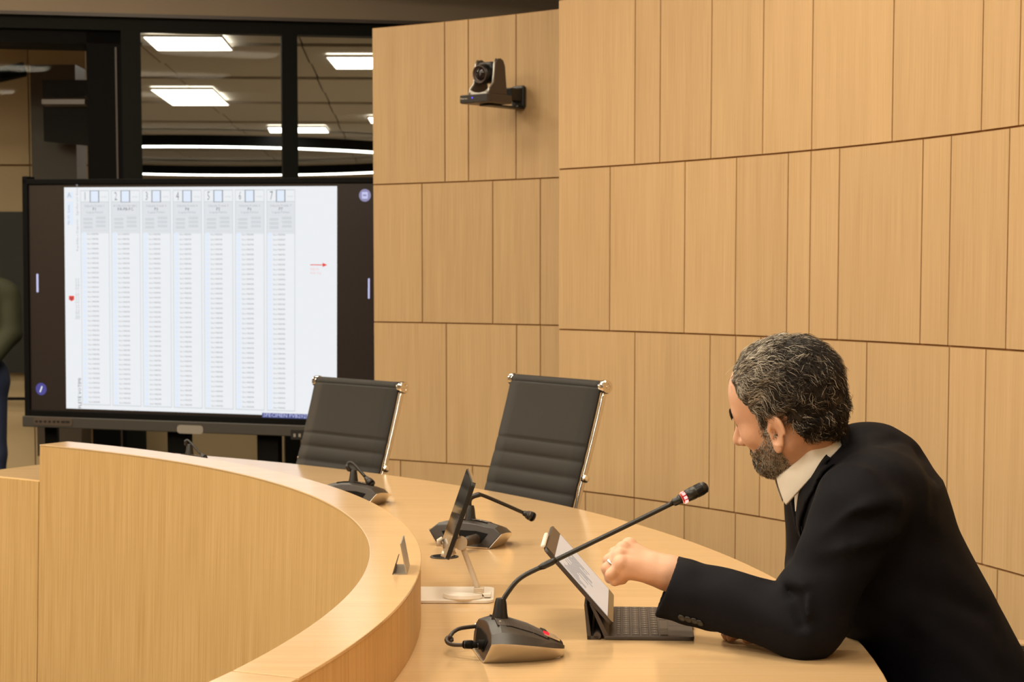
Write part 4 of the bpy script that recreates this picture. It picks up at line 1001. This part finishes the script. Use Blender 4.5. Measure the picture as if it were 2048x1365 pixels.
def skin(p):
    d=head_skin(toL(p))
    d=smin(d,cone(p,NK0,NK1,.0595,.058),.03)
    d=smin(d,cone(p,(.70,YC,.92),(.62,YC,1.00),.085,.06,1.7),.05)
    return d
# torso under the jacket
def torso(p,g=0.0):
    d=cone(p,(.832,YC,.62),(.660,YC,.985),.130,.106,1.5)
    d=smin(d,cone(p,(.878,YC,.45),(.822,YC,.62),.124,.122,1.45),.03)
    d=smin(d,cone(p,(.640,YC-.135,1.015),(.640,YC+.135,1.015),.078,.078),.06)
    d=smin(d,cone(p,(.655,YC,1.055),(.672,YC,1.0),.062,.10,1.2),.05)
    d=smin(d,cone(p,(.676,YC,1.052),(.640,YC,1.066),.062,.060,.72),.03)
    d=smin(d,cone(p,(.645,YC,.82),(.610,YC,.985),.075,.080,1.75),.05)
    return d-g
LS,LE,LW=np.array([.598,YC-.185,1.000]),np.array([.505,3.225,.806]),A3(1331,1172,3.375)
RS,RE,RW=np.array([.600,YC+.185,1.000]),np.array([.600,3.70,.826]),np.array([.505,3.43,.792])
wd=(LW-LE)/np.linalg.norm(LW-LE)
LWI=A3(1372,1163,3.388)
def arms_core(p,r=1.0):
    d=cone(p,LS,LE,.058*r,.042*r); d=smin(d,cone(p,LE,LWI,.042*r,.030*r),.03)
    e=cone(p,RS,RE,.058*r,.042*r); e=smin(e,cone(p,RE,RW,.042*r,.030*r),.03)
    return np.minimum(d,e)
# ---- jacket
FOLDS=[]
def fold(pts,amp,wid): FOLDS.append((pts,amp,wid))
def P_(px,py,Y): return A3(px,py,Y)
ys=3.17
# sleeve folds near the elbow crook and along the forearm
fold([P_(1476,1168,3.34),P_(1496,1200,3.30),P_(1508,1238,3.28)],.010,.010)
fold([P_(1452,1160,3.34),P_(1462,1205,3.29),P_(1484,1262,3.27)],-.007,.010)
fold([P_(1512,1168,3.32),P_(1532,1200,3.26),P_(1556,1226,3.24)],-.010,.010)
fold([P_(1535,1180,3.30),P_(1560,1200,3.22),P_(1578,1222,3.2)],.010,.010)
fold([P_(1560,1165,3.28),P_(1590,1195,3.18),P_(1606,1250,3.17)],-.009,.010)
fold([P_(1575,1150,3.25),P_(1606,1172,3.16),P_(1616,1230,3.15)],.008,.012)
fold([P_(1400,1140,3.37),P_(1412,1200,3.31),P_(1440,1268,3.30)],-.004,.014)
fold([P_(1500,1255,3.25),P_(1560,1290,3.22),P_(1600,1300,3.2)],.005,.014)
# pull lines across upper arm and chest
fold([P_(1640,1085,3.17),P_(1700,1050,3.16),P_(1772,1030,3.18)],-.013,.011)
fold([P_(1650,1062,3.17),P_(1720,1020,3.16),P_(1785,1005,3.2)],.010,.013)
fold([P_(1622,1130,3.17),P_(1700,1135,3.15),P_(1790,1105,3.2)],-.011,.013)
fold([P_(1640,1108,3.16),P_(1710,1098,3.15),P_(1780,1070,3.2)],.009,.014)
fold([P_(1690,950,3.24),P_(1730,945,3.22),P_(1762,975,3.22)],.004,.008)
fold([P_(1690,860,3.36),P_(1740,862,3.34),P_(1765,880,3.34),P_(1790,880,3.38)],-.006,.012)
fold([P_(1835,910,3.4),P_(1850,950,3.35)],-.006,.018)
fold([P_(1790,1150,3.22),P_(1830,1060,3.24),P_(1800,990,3.24)],-.005,.024)
fold([P_(1840,1180,3.24),P_(1900,1200,3.26),P_(1960,1230,3.3)],-.004,.016)
fold([P_(1700,1250,3.2),P_(1780,1240,3.22),P_(1850,1260,3.25)],.004,.02)
NAX=Vector((-.66,0,.75)).normalized()      # neck axis
NA=np.array(NAX); NC=np.array([.539,YC+.004,1.081])
TAX=np.array([-.417,0,.909]); TF=np.array([-.909,0,-.417])   # torso axis and its front
V0=A3(1604,1075,3.40)
def vcut(p):     # the open neck: wedge on the front, growing upwards
    r=p-V0; h=r@TAX; s=np.abs(p[:,1]-YC+.006); f=r@TF
    return np.maximum(np.maximum(s-.46*h,-h),-(f+.085))*.8
def neckcut(p):
    r=p-NC; h=r@NA+.008; rad=np.linalg.norm(r-h[:,None]*NA,axis=1)
    return np.maximum(rad-(.077+.14*np.maximum(h,0)),-(h+.035))*.85
def jacket_outer(p):
    d=torso(p,.006)
    uL=cone(p,LS,LE,.080,.056); fL=cone(p,LE,LW+wd*.004,.0555,.0545)
    d=smin(d,uL,.035); arm=smin(uL,fL,.045); 
    d=np.minimum(d,arm); d=smin(d,fL,.012)
    uR=cone(p,RS,RE,.080,.058); fR=cone(p,RE,RW,.056,.050); 
    d=smin(d,uR,.035); d=smin(d,fR,.02)
    d=smin(d,cone(p,(.846,YC,.54),(.872,YC,.42),  .122,.128,1.5),.03)      # skirt
    for pts,amp,wid in FOLDS: d=d-1.3*amp*np.exp(-(segd(p,pts)/(1.25*wid))**2)
    n=np.sin(p[:,0]*61+p[:,2]*37+2*np.sin(p[:,1]*29))*np.sin(p[:,2]*47-p[:,0]*23+1.3*np.sin(p[:,0]*31))
    return d-.0016*n
cuffn=np.array(wd); cuffp=LW+wd*.000
cn=(A3(1357,1113,3.375)-A3(1310,1230,3.375)); cn/=np.linalg.norm(cn)      # cuff edge line; its plane holds this line and the view across the wrist
cv=np.cross(cn,np.array([.10,1,0])); cv/=np.linalg.norm(cv); cv=cv if cv@wd>0 else -cv
cpt=A3(1333.5,1171.5,3.375)
def jacket(p):
    d=jacket_outer(p)
    d=np.maximum(d,(p-cpt)@cv)                                  # cut at the cuff
    near=np.linalg.norm(p-LW,axis=1)-.16
    d=np.maximum(d,-np.maximum(np.maximum(cone(p,LE+ (LW-LE)*.35,LW+wd*.03,.0455,.0455),-((p-LE)@wd-.12)),near))
    nr_=np.linalg.norm(p-RW,axis=1)-.10; d=np.maximum(d,-np.maximum(-((p-RW)@((RW-RE)/np.linalg.norm(RW-RE))-.004),nr_))
    d=smax(d,-vcut(p),.006); d=smax(d,-neckcut(p),.006)
    d=np.maximum(d,.43-p[:,2])
    return d
V,Q=sdf_mesh(jacket,(.22,3.02,.42),(1.20,3.90,1.20),.0042,1); print('jacket',len(V))
jk=raw('jacket',V,Q,M['jacket'],man)
def lapel(p):
    r=p-V0; h=r@TAX; s=np.abs(p[:,1]-YC+.006); f=r@TF; k=s-.46*h
    o=jacket_outer(p)
    wmax=.062*np.clip((h+.02)/.10,0,1)*np.clip((.205-h)/.05,.55,1)
    reg=np.maximum(np.maximum(k-wmax,-(k+.000)),np.maximum(-(h+.01),h-.205))
    notch=np.maximum(np.abs(h-.118)-.006,.03-k)
    return np.maximum(np.maximum(np.maximum(o-.0068,-(o-.001)),reg),np.maximum(-(f+.10),-notch))
V,Q=sdf_mesh(lapel,(.42,3.20,.80),(.80,3.70,1.20),.004,1); raw('lapel',V,Q,M['jacket'],man)
def collar_j(p):      # jacket collar standing around the back of the neck
    r=p-NC; h=r@NA; q=r-h[:,None]*NA; rad=np.linalg.norm(q,axis=1)
    bk=np.clip((q@np.array([.75,0,.66]))/.075,-1,1)
    c=np.abs(rad-(.0835+.34*np.maximum(-.030-h,0)))-.0045
    return np.maximum(np.maximum(c,h-(-.060+.030*np.maximum(bk,0)+.036*np.clip((bk-.42)/.4,0,1))),np.maximum(-(h+.10),-bk-.62))*.85
V,Q=sdf_mesh(collar_j,(.40,3.24,.92),(.80,3.66,1.22),.0036,1); raw('collar',V,Q,M['jacket'],man)
# buttons on the sleeve
for px,py in ((1364,1236),(1377,1239),(1389,1242),(1400,1246)):
    d=ray(px,py); 
    ts=np.linspace(2.9,3.6,1400); pts=np.array([0,0,CZ])+ts[:,None]*np.array(d)/d.y; dd=jacket_outer(pts); k=int(np.argmax(dd<0)); c=pts[k]
    e=.004; nrm=np.array([jacket_outer((c+e*np.eye(3)[i])[None])[0]-jacket_outer((c-e*np.eye(3)[i])[None])[0] for i in range(3)]); nrm/=np.linalg.norm(nrm)
    Mx=Matrix.Translation(c)@Vector((0,0,1)).rotation_difference(Vector(nrm)).to_matrix().to_4x4()
    b=MB(); b.lathe([(0,-.001),(.0072,-.001),(.0075,.0015),(.0062,.0028),(.005,.0020),(0,.0020)],14,Mx); part(b,'sleeve_button',M['black'],man,True,smooth=True)
# ---- shirt
def shirt(p):
    d=torso(p,-.010); r=p-NC; h=r@NA
    rad=np.linalg.norm(r-h[:,None]*NA,axis=1)
    d=smin(d,np.maximum(rad-.0655,np.abs(h+.02)-.03),.015)
    d=np.maximum(d,-np.maximum(rad-.061,-(h+.012)))
    d=np.minimum(d,np.maximum(torso(p,.0075),vcut(p)-.004))
    d=np.maximum(d,.60-p[:,2])
    return d
V,Q=sdf_mesh(shirt,(.40,3.16,.58),(1.02,3.72,1.16),.0055,1); raw('shirt',V,Q,M['shirt'],man)
# shirt collar: stand and fallen leaf
ex=Vector(np.cross(NA,[0,1,0])).normalized(); ex=ex if ex.x<0 else -ex; ey=Vector((0,1,0)); nC3=Vector(NC); b=MB(); rings=[]
for i in range(49):
    th=math.radians(-168+336*i/48); a=math.pi-abs(th); fr=max(0,(abs(th)-1.55)/1.38)  # 0 back .. 1 front tips
    th2=th; c=math.cos(th2+math.pi)*-1; 
    # th=0 is the back of the neck
    dirv=(-ex*math.cos(th)+ey*math.sin(th))
    R0=.0655
    wdt=.034+.020*fr**1.5; flare=.003+.014*fr
    fwd=ex*(.008*fr**2)
    top=.012-.004*fr
    P=[nC3+dirv*(R0-.001)+NAX*(-.022),nC3+dirv*R0+NAX*top,nC3+dirv*(R0+.004)+NAX*(top+.002)+fwd*.3,nC3+dirv*(R0+.008)+NAX*(top-.004)+fwd*.5,nC3+dirv*(R0+.008+flare*.5)+NAX*(top-wdt*.5)+fwd*.8,nC3+dirv*(R0+.008+flare)+NAX*(top-wdt)+fwd]
    rings.append(P)
b.loft(rings,closed=False,caps=False); part(b,'shirt_collar',M['shirt'],man,True,smooth=True,solid=.0022,subsurf=1)
# ---- body: head, neck, chest, arms and hands as one mesh
def fing(p,pts,r): 
    d=None
    for i,(a,c) in enumerate(zip(pts[:-1],pts[1:])):
        e=cone(p,a,c,r[i],r[i+1]); d=e if d is None else smin(d,e,.004)
    return d
yh=3.365
pk=[A3(1241,1130,yh),A3(1221,1150,yh-.002),A3(1229,1163,yh+.002),A3(1246,1161,yh+.010)]
rg=[A3(1239,1115,yh+.019),A3(1214,1138,yh+.018),A3(1220,1157,yh+.020),A3(1240,1158,yh+.026)]
md=[A3(1246,1101,yh+.039),A3(1218,1121,yh+.039),A3(1219,1144,yh+.040),A3(1238,1150,yh+.045)]
ix=[A3(1258,1093,yh+.058),A3(1229,1107,yh+.059),A3(1223,1128,yh+.060),A3(1240,1140,yh+.062)]
tb=[A3(1312,1128,yh+.058),A3(1276,1136,yh+.073),A3(1252,1138,yh+.078),A3(1236,1142,yh+.072)]
wr=A3(1338,1146,yh+.026)
def hand(p):
    d=None
    for f in (pk,rg,md,ix):
        e=cone(p,wr+(np.asarray(f[0])-wr)*.12,f[0],.017,.0128); d=e if d is None else smin(d,e,.016)
    d=smin(d,cone(p,A3(1322,1152,yh+.006),A3(1262,1144,yh+.006),.0165,.0145),.016)      # heel of the hand
    d=smin(d,cone(p,A3(1350,1150,yh+.022),A3(1312,1142,yh+.026),.0275,.024),.02)
    d=smin(d,cone(p,tb[0],tb[1],.017,.013),.012)
    for f,r in ((pk,(.0105,.0092,.0085,.0078)),(rg,(.0118,.0102,.0092,.0082)),(md,(.0122,.0106,.0096,.0085)),(ix,(.0122,.0105,.0094,.0082))):
        d=smin(d,fing(p,f,r),.0045)
        d=smin(d,sph(p,np.asarray(f[0])+np.array([0,0,.003]),r[0]+.0006),.006)
    d=smin(d,fing(p,tb[1:],(.0125,.011,.009)),.006)
    d=smin(d,cone(p,A3(1247,1147,yh+.004),A3(1250,1135,yh+.045),.013,.013),.008)
    for a,c in ((pk,rg),(rg,md),(md,ix)):
        g0=(np.asarray(a[0])+np.asarray(c[0]))/2+np.array([.004,0,.010]); g1=g0+(wr-g0)*.5
        d=d+.0018*np.exp(-(segd(p,[g0,g1])/.005)**2)
    d=smin(d,cone(p,LWI,A3(1345,1150,yh+.022),.030,.027),.02)
    return d
hq=np.array([.436,3.372,.7665])
def rhand(p):
    d=cone(p,RW-(RW-RE)*.2,RW,.03,.026); d=smin(d,cone(p,RW,hq+np.array([.03,.01,.008]),.027,.022),.02)
    for k in range(4):
        a=hq+np.array([.010,-.012+.016*k,.004]); c=a+np.array([-.040+.006*abs(k-1.5),-.010,-.002]); e=c+np.array([-.026,-.004,-.010])
        d=smin(d,fing(p,[a,c,e],(.010,.0088,.0075)),.005)
    d=smin(d,fing(p,[hq+np.array([.035,-.025,0]),hq+np.array([.005,-.042,-.003]),hq+np.array([-.02,-.046,-.006])],(.013,.011,.009)),.01)
    return d
def body(p): 
    d=skin(p); d=np.minimum(d,torso(p,-.012)); d=smin(d,arms_core(p,.8),.02)
    return d
Vs,Qs=[],[]; n0=0
def keep(V,Q,f):   # drop cells outside a region
    m=f(V); k=m[Q].all(1); return V,Q[k]
V1,Q1=sdf_mesh(lambda p:np.maximum(skin(p),(.955-p[:,2])),(.36,3.26,.94),(.80,3.62,1.34),.0026,1)
V2,Q2=sdf_mesh(lambda p:np.maximum(np.maximum(np.minimum(torso(p,-.014),arms_core(p,.8)),p[:,2]-1.0),.44-p[:,2]),(.25,3.04,.42),(1.16,3.86,1.02),.012,1)
V3,Q3=sdf_mesh(hand,(.14,3.32,.80),(.34,3.47,.94),.0019,1)
V4,Q4=sdf_mesh(rhand,(.30,3.28,.735),(.52,3.50,.84),.0028,1)
VV=np.concatenate([V1,V2,V3,V4]); QQ=np.concatenate([Q1,Q2+len(V1),Q3+len(V1)+len(V2),Q4+len(V1)+len(V2)+len(V3)])
raw('body',VV,QQ,M['skin'],man); print('body',len(VV))
# ring on the ring finger
ra,rb_=np.asarray(rg[0]),np.asarray(rg[1]); c=ra+(rb_-ra)*.62; Mx=Matrix.Translation(c)@Vector((0,0,1)).rotation_difference(Vector(rb_-ra)).to_matrix().to_4x4()
b=MB(); b.lathe([(.0108,-.0022),(.0122,-.0022),(.0122,.0022),(.0108,.0022),(.0108,-.0022)],24,Mx); part(b,'finger_ring',M['silver'],man,True,smooth=True)
# eyes, brows
for sg in (-1,1):
    b=MB(); c=Vector(toW((.0765,sg*.032,-.003))); Mx=Matrix.Translation(c)@Matrix((*[(*r,) for r in np.array(HR).T],)).to_4x4()
    b.lathe([(.0001,-.0115)]+[(.0115*math.cos(a),.0115*math.sin(a)) for a in np.linspace(-1.4,1.4,9)]+[(.0001,.0115)],16,Mx); part(b,'eyeball',M['eye'],man,True,smooth=True)
    b=MB(); c=Vector(toW((.0880,sg*.0325,-.003))); b.lathe([(.0,-.0008),(.0052,-.0006),(.0045,.0008),(0,.001)],14,Matrix.Translation(c)@Vector((0,0,1)).rotation_difference(fw).to_matrix().to_4x4()); part(b,'iris',M['iris'],man,True,smooth=True)
# ---- hair
def hair_mat(name,rough=.55):
    m=bpy.data.materials.new(name); m.use_nodes=True; nt=m.node_tree; b=nt.nodes['Principled BSDF']; a=nt.nodes.new('ShaderNodeAttribute'); a.attribute_name='tint'
    nt.links.new(a.outputs['Color'],b.inputs['Base Color']); b.inputs['Roughness'].default_value=rough; b.inputs['Specular IOR Level'].default_value=.35; return m
HM=hair_mat('salt_and_pepper_hair')
def hairline(q):       # >0 inside the hair area (head-local)
    x,y,z=q[:,0],np.abs(q[:,1]),q[:,2]
    front=np.where(z>.085,.064-.15*y,np.where(z>.018,.026+(z-.018)*.56,.024))
    a=front-x
    low=np.where(x>.013,-.022,np.where(x>-.030,.0155,np.where(x>-.040,.0155-(-.030-x)*6.2,-.046+(x+.04)*.60)))
    b=z-low
    return np.minimum(a,b)
def beardline(q):
    x,y,z=q[:,0],np.abs(q[:,1]),q[:,2]
    a=x-(-.002+np.maximum(0,-.055-z)*.15); up_=np.where(x<.030,.0,np.where(x<.078,-.030-(x-.03)*.62,-.046)); b=up_-z
    mouth=np.maximum(np.abs(z+.0665)-.006,np.abs(y)-.026)
    nose=np.where(x>.098,-1,1)
    d=np.minimum(np.minimum(a,b),np.where((x>.075),mouth,1)); d=np.minimum(d,np.where(z>-.058,.088-x,1)); return np.minimum(d,z+.132)
def curl(q): return (np.sin(q[:,0]*150+3*np.sin(q[:,1]*70)+q[:,2]*60)*np.sin(q[:,2]*170+2.5*np.sin(q[:,0]*80)+q[:,1]*90)+.5*np.sin(q[:,0]*320+q[:,2]*260+q[:,1]*210))
def cap(p):
    q=toL(p); d=smin(head_skin(q,False),cone(p,NK0,NK1,.0595,.058),.03)-(.0050+.0030*np.clip(q[:,2]/.09,0,1))*np.clip((q[:,2]+.115)/.09,.12,1)*np.clip(.35+hairline(q)/.03,.35,1)
    return np.maximum(d-.0022*curl(q)*np.clip((q[:,2]+.085)/.06,.15,1),-np.clip(hairline(q),-.02,.02)*.7)
V,Q=sdf_mesh(cap,tuple(HO-.17),tuple(HO+.17),.0030,0)
def shade_hair(q,beard=False):
    q=np.asarray(q)
    n=len(q); r=RNG.random(n); x,z=q[:,0],q[:,2]
    if not beard:
        g=np.clip(.34+5.2*(x+.012)+1.2*(z-.02)*(x>-.01),.08,1.0)            # greyer at the temple and front
        g=np.clip(g+.10*np.sin(q[:,0]*90+q[:,2]*120),0.06,1.0)
    else:
        g=np.clip(.75-11*np.maximum(0,x-.05)+14*np.maximum(0,-.098-z),.10,1.0)
    dark=np.array([.016,.011,.008]); light=np.array([.56,.50,.41]); mid=np.array([.15,.115,.082])
    pick=(r<g*.78)[:,None]; pm=((r>=g*.78)&(r<g*.78+.32*np.clip(g*2.2,.3,1)))[:,None]
    c=np.where(pick,light,np.where(pm,mid,dark)); return c*(.75+.5*RNG.random((n,1)))
def set_tint(o,cols):
    a=o.data.color_attributes.new('tint','FLOAT_COLOR','POINT'); a.data.foreach_set('color',np.concatenate([cols,np.ones((len(cols),1))],1).astype(np.float32).ravel())
ho=raw('hair',V,Q,HM,man); ql=toL(V); gg=np.clip(.15+4*(ql[:,0]+.01),.05,.9)[:,None]; set_tint(ho,np.array([.014,.010,.007])*(1-gg)+np.array([.13,.105,.08])*gg)
def strands(name,roots,nrm,L,rad,seg,col,lay,curlamp,wave,liftk=.32,phase=None):
    # ribbons with a triangular section grown from the roots
    n=len(roots); t=lay; pts=np.zeros((n,seg+1,3)); pts[:,0]=roots; ph=RNG.random(n)*6.28 if phase is None else phase+RNG.normal(0,.5,n); wv=wave*(.7+.6*RNG.random(n))
    bi=np.cross(nrm,t); bi/=np.linalg.norm(bi,axis=1)[:,None]+1e-9
    for s in range(1,seg+1):
        k=s/seg; lift=np.sin(k*2.2)*liftk
        base=roots+nrm*(L*lift)[:,None]+t*(L*k*.82)[:,None]
        w=np.sin(ph+wv*k*6.28); w2=np.cos(ph+wv*k*6.28)
        pts[:,s]=base+bi*(curlamp*w*min(1,k*2.5))[:,None]+nrm*(curlamp*.6*(w2-np.cos(ph))*min(1,k*2.5))[:,None]
    V=np.zeros((n,seg+1,3,3))
    for s in range(seg+1):
        tg=pts[:,min(s+1,seg)]-pts[:,max(s-1,0)]; tg/=np.linalg.norm(tg,axis=1)[:,None]+1e-9
        u=np.cross(tg,nrm); u/=np.linalg.norm(u,axis=1)[:,None]+1e-9; v=np.cross(tg,u)
        r=rad*(1-.75*(s/seg)**2)
        for k in range(3): V[:,s,k]=pts[:,s]+r*(u*math.cos(2.094*k)+v*math.sin(2.094*k))
    idx=np.arange(n)[:,None,None]*(seg+1)*3+np.arange(seg)[None,:,None]*3
    F=[]
    for k in range(3):
        k2=(k+1)%3; F.append(np.concatenate([idx+k,idx+k2,idx+3+k2,idx+3+k],2))
    F=np.concatenate([f.reshape(-1,4) for f in F])
    o=raw(name,V.reshape(-1,3),F,HM,man); set_tint(o,np.repeat(col,(seg+1)*3,0)); return o
def surf_samples(V,Q,n,off):
    a,b,c,d=V[Q[:,0]],V[Q[:,1]],V[Q[:,2]],V[Q[:,3]]; nr=np.cross(c-a,d-b); ar=np.linalg.norm(nr,axis=1); pi=RNG.choice(len(Q),n,p=ar/ar.sum())
    u,v=RNG.random((n,1)),RNG.random((n,1)); P=(a[pi]*(1-u)+b[pi]*u)*(1-v)+(d[pi]*(1-u)+c[pi]*u)*v
    return P,nr[pi]/ar[pi][:,None]
# scalp hair strands
def grad(fn,p,e=.003):
    g=np.stack([fn(p+e*np.eye(3)[i])-fn(p-e*np.eye(3)[i]) for i in range(3)],1); return g/(np.linalg.norm(g,axis=1)[:,None]+1e-9)
sk=lambda p: smin(head_skin(toL(p),False),cone(p,NK0,NK1,.0595,.058),.03)
P,_=surf_samples(V,Q,21000,0); q=toL(P); k=hairline(q)>.0; P=P[k]; q=q[k]; nr=grad(sk,P)
wob=lambda a,b,c,ph: np.sin(q[:,0]*a+q[:,1]*b+q[:,2]*c+ph)
f1=.75*wob(70,50,85,.3)+.5*wob(-120,95,60,1.7); f2=.75*wob(60,-80,70,2.2)+.5*wob(100,70,-130,.9)
flow=np.stack([-.75-1.5*q[:,2]+f1*np.where(q[:,0]>.02,.5,1)-.6*(q[:,0]>.02),.2*np.sign(q[:,1])+.3*f2,-.75+4*np.maximum(0,q[:,2]-.05)+f2],1)+RNG.normal(0,.22,(len(q),3))
tl=flow@HR; tl-=nr*(tl*nr).sum(1)[:,None]; tl/=np.linalg.norm(tl,axis=1)[:,None]+1e-9
Lh=(.022+.014*np.clip((q[:,2]+.02)/.10,0,1))*(.6+.7*RNG.random(len(q))); Lh=np.where(q[:,2]<-.02,Lh*.6,Lh)
strands('hair_curls',P-nr*np.where(q[:,2]<-.01,.0006,.003)[:,None],nr,Lh,.00045,9,shade_hair(q),tl,.0024,.95,np.where(q[:,2]<-.01,.42,.17),1.5*wob(80,60,90,0)+1.2*wob(50,-90,70,2))
# beard strands on the skin
k=(np.linalg.norm(V1-HO,axis=1)<.2); qv=toL(V1); m=beardline(qv)>0; kq=m[Q1].all(1)
P,_=surf_samples(V1,Q1[kq],9000,0); q=toL(P); keepm=(np.abs(q[:,1])<.078); P=P[keepm]; q=q[keepm]
nr=grad(sk,P); flow=np.stack([.35*np.ones(len(q)),0*q[:,0],-1*np.ones(len(q))],1)+RNG.normal(0,.45,(len(q),3))
tl=flow@HR; tl-=nr*(tl*nr).sum(1)[:,None]; tl/=np.linalg.norm(tl,axis=1)[:,None]+1e-9
Lb=(.007+.007*np.clip((-q[:,2]-.03)/.08,0,1))*(.6+.7*RNG.random(len(q)))
strands('beard',P-nr*.001,nr,Lb,.00040,5,shade_hair(q,True),tl,.0012,.7)
# eyebrows
m=(np.abs(qv[:,2]-.021-.05*(np.abs(qv[:,1])-.03)*0)<.0055)&(np.abs(qv[:,1])>.012)&(np.abs(qv[:,1])<.052)&(qv[:,0]>.055); kq=m[Q1].all(1)
P,_=surf_samples(V1,Q1[kq],700,0); q=toL(P); nr=grad(sk,P); flow=np.stack([-.3*np.ones(len(q)),np.sign(q[:,1]),.1*np.ones(len(q))],1)+RNG.normal(0,.25,(len(q),3)); tl=flow@HR; tl-=nr*(tl*nr).sum(1)[:,None]; tl/=np.linalg.norm(tl,axis=1)[:,None]
strands('eyebrows',P,nr,np.full(len(P),.010),.00042,4,np.tile([.02,.014,.01],(len(P),1))*(1+RNG.random((len(P),1))),tl,.0005,.4)
# ---- trousers and shoes
def legs(p):
    d=None
    for s in (-1,1):
        e=cone(p,(.99,YC+.10*s,.47),(.56,YC+.13*s,.50),.088,.065); e=smin(e,cone(p,(.56,YC+.13*s,.50),(.62,YC+.13*s,.08),.062,.045),.04); d=e if d is None else smin(d,e,.03)
    return d
V,Q=sdf_mesh(legs,(.44,3.16,.03),(1.12,3.74,.64),.012,1); raw('trousers',V,Q,M['trousers'],man)
for s in (-1,1):
    sh=lambda p: np.maximum(smin(ell(p,(.62,YC+.13*s,.045),(.06,.042,.05)),ell(p,(.53,YC+.13*s,.03),(.09,.045,.035)),.03),-p[:,2]+.001)
    V,Q=sdf_mesh(sh,(.40,YC+.13*s-.07,-.01),(.72,YC+.13*s+.07,.11),.007,1); raw('shoe',V,Q,M['black'],man)
# ================================================================== PERSON STANDING AT FAR LEFT
Y2=10.2; px2=at(-52,600,Y2).x
far=thing('person','person in an olive jacket and blue jeans, cut off by the left edge','person',(px2,Y2,0))
S2=lambda px,py,Y=Y2: np.array(at(px,py,Y))
def fjack(p):
    x=px2; d=cone(p,(x,Y2,.90),(x,Y2,1.28),.135,.15,.85); d=smin(d,cone(p,(x-.15,Y2,1.33),(x+.15,Y2,1.33),.065,.065),.06)
    for s in (-1,1):
        sh=np.array([x+.19*s,Y2,1.30]); el=np.array([x+.205*s,Y2-.03,1.10]); wr=np.array([x+.10*s,Y2-.16,.93])
        d=smin(d,cone(p,sh,el,.062,.058),.035); d=smin(d,cone(p,el,wr,.056,.045),.02)
    return np.maximum(d,.80-p[:,2])
V,Q=sdf_mesh(fjack,(px2-.35,Y2-.3,.76),(px2+.35,Y2+.25,1.44),.014,1); raw('jacket',V,Q,M['olive'],far)
def fbody(p):
    x=px2; d=cone(p,(x,Y2,1.36),(x,Y2-.01,1.50),.052,.055); d=smin(d,ell(p,(x,Y2-.01,1.60),(.075,.095,.115)),.02); d=smin(d,sph(p,(x,Y2-.11,1.585),.016),.02)
    for s in (-1,1):
        c=np.array([x+.06*s,Y2-.19,.92]); d=np.minimum(d,ell(p,c,(.045,.03,.03)))
        for k in range(4): d=smin(d,cone(p,c+np.array([-.03*s,-.015,.02-.014*k]),c+np.array([-.075*s,-.02,.018-.014*k]),.009,.007),.006)
        d=smin(d,cone(p,c+np.array([0,-.02,.02]),c+np.array([-.03*s,-.045,.035]),.010,.008),.008)
        for e in (1,): d=smin(d,ell(p,(x+.078*s,Y2,1.59),(.012,.02,.032)),.006)
    d=smin(d,cone(p,(x,Y2,1.36),(x,Y2,1.0),.06,.1),.04)
    return d
V,Q=sdf_mesh(fbody,(px2-.25,Y2-.3,.85),(px2+.25,Y2+.2,1.76),.009,1); raw('body',V,Q,M['skin'],far)
V,Q=sdf_mesh(lambda p:np.maximum(ell(p,(px2,Y2+.005,1.615),(.084,.105,.118)),-np.maximum(1.60-p[:,2],-(p[:,1]-Y2+.02))),(px2-.12,Y2-.15,1.45),(px2+.12,Y2+.15,1.76),.01,1); raw('hair',V,Q,M['darkhair'],far)
def fjean(p):
    x=px2; d=cone(p,(x-.05,Y2,.86),(x+.05,Y2,.86),.13,.13,.9)
    for s in (-1,1): d=smin(d,smin(cone(p,(x+.085*s,Y2,.82),(x+.095*s,Y2,.45),.085,.062),cone(p,(x+.095*s,Y2,.45),(x+.10*s,Y2,.07),.06,.05),.03),.04)
    return d
V,Q=sdf_mesh(fjean,(px2-.28,Y2-.22,.02),(px2+.28,Y2+.22,1.02),.014,1); raw('jeans',V,Q,M['jeans'],far)
for s in (-1,1):
    sh=lambda p: np.maximum(smin(ell(p,(px2+.10*s,Y2,.05),(.045,.06,.05)),ell(p,(px2+.105*s,Y2-.10,.03),(.045,.09,.035)),.03),-p[:,2]+.001)
    V,Q=sdf_mesh(sh,(px2+.10*s-.08,Y2-.22,-.02),(px2+.10*s+.08,Y2+.10,.12),.01,1); raw('shoe',V,Q,M['black'],far)
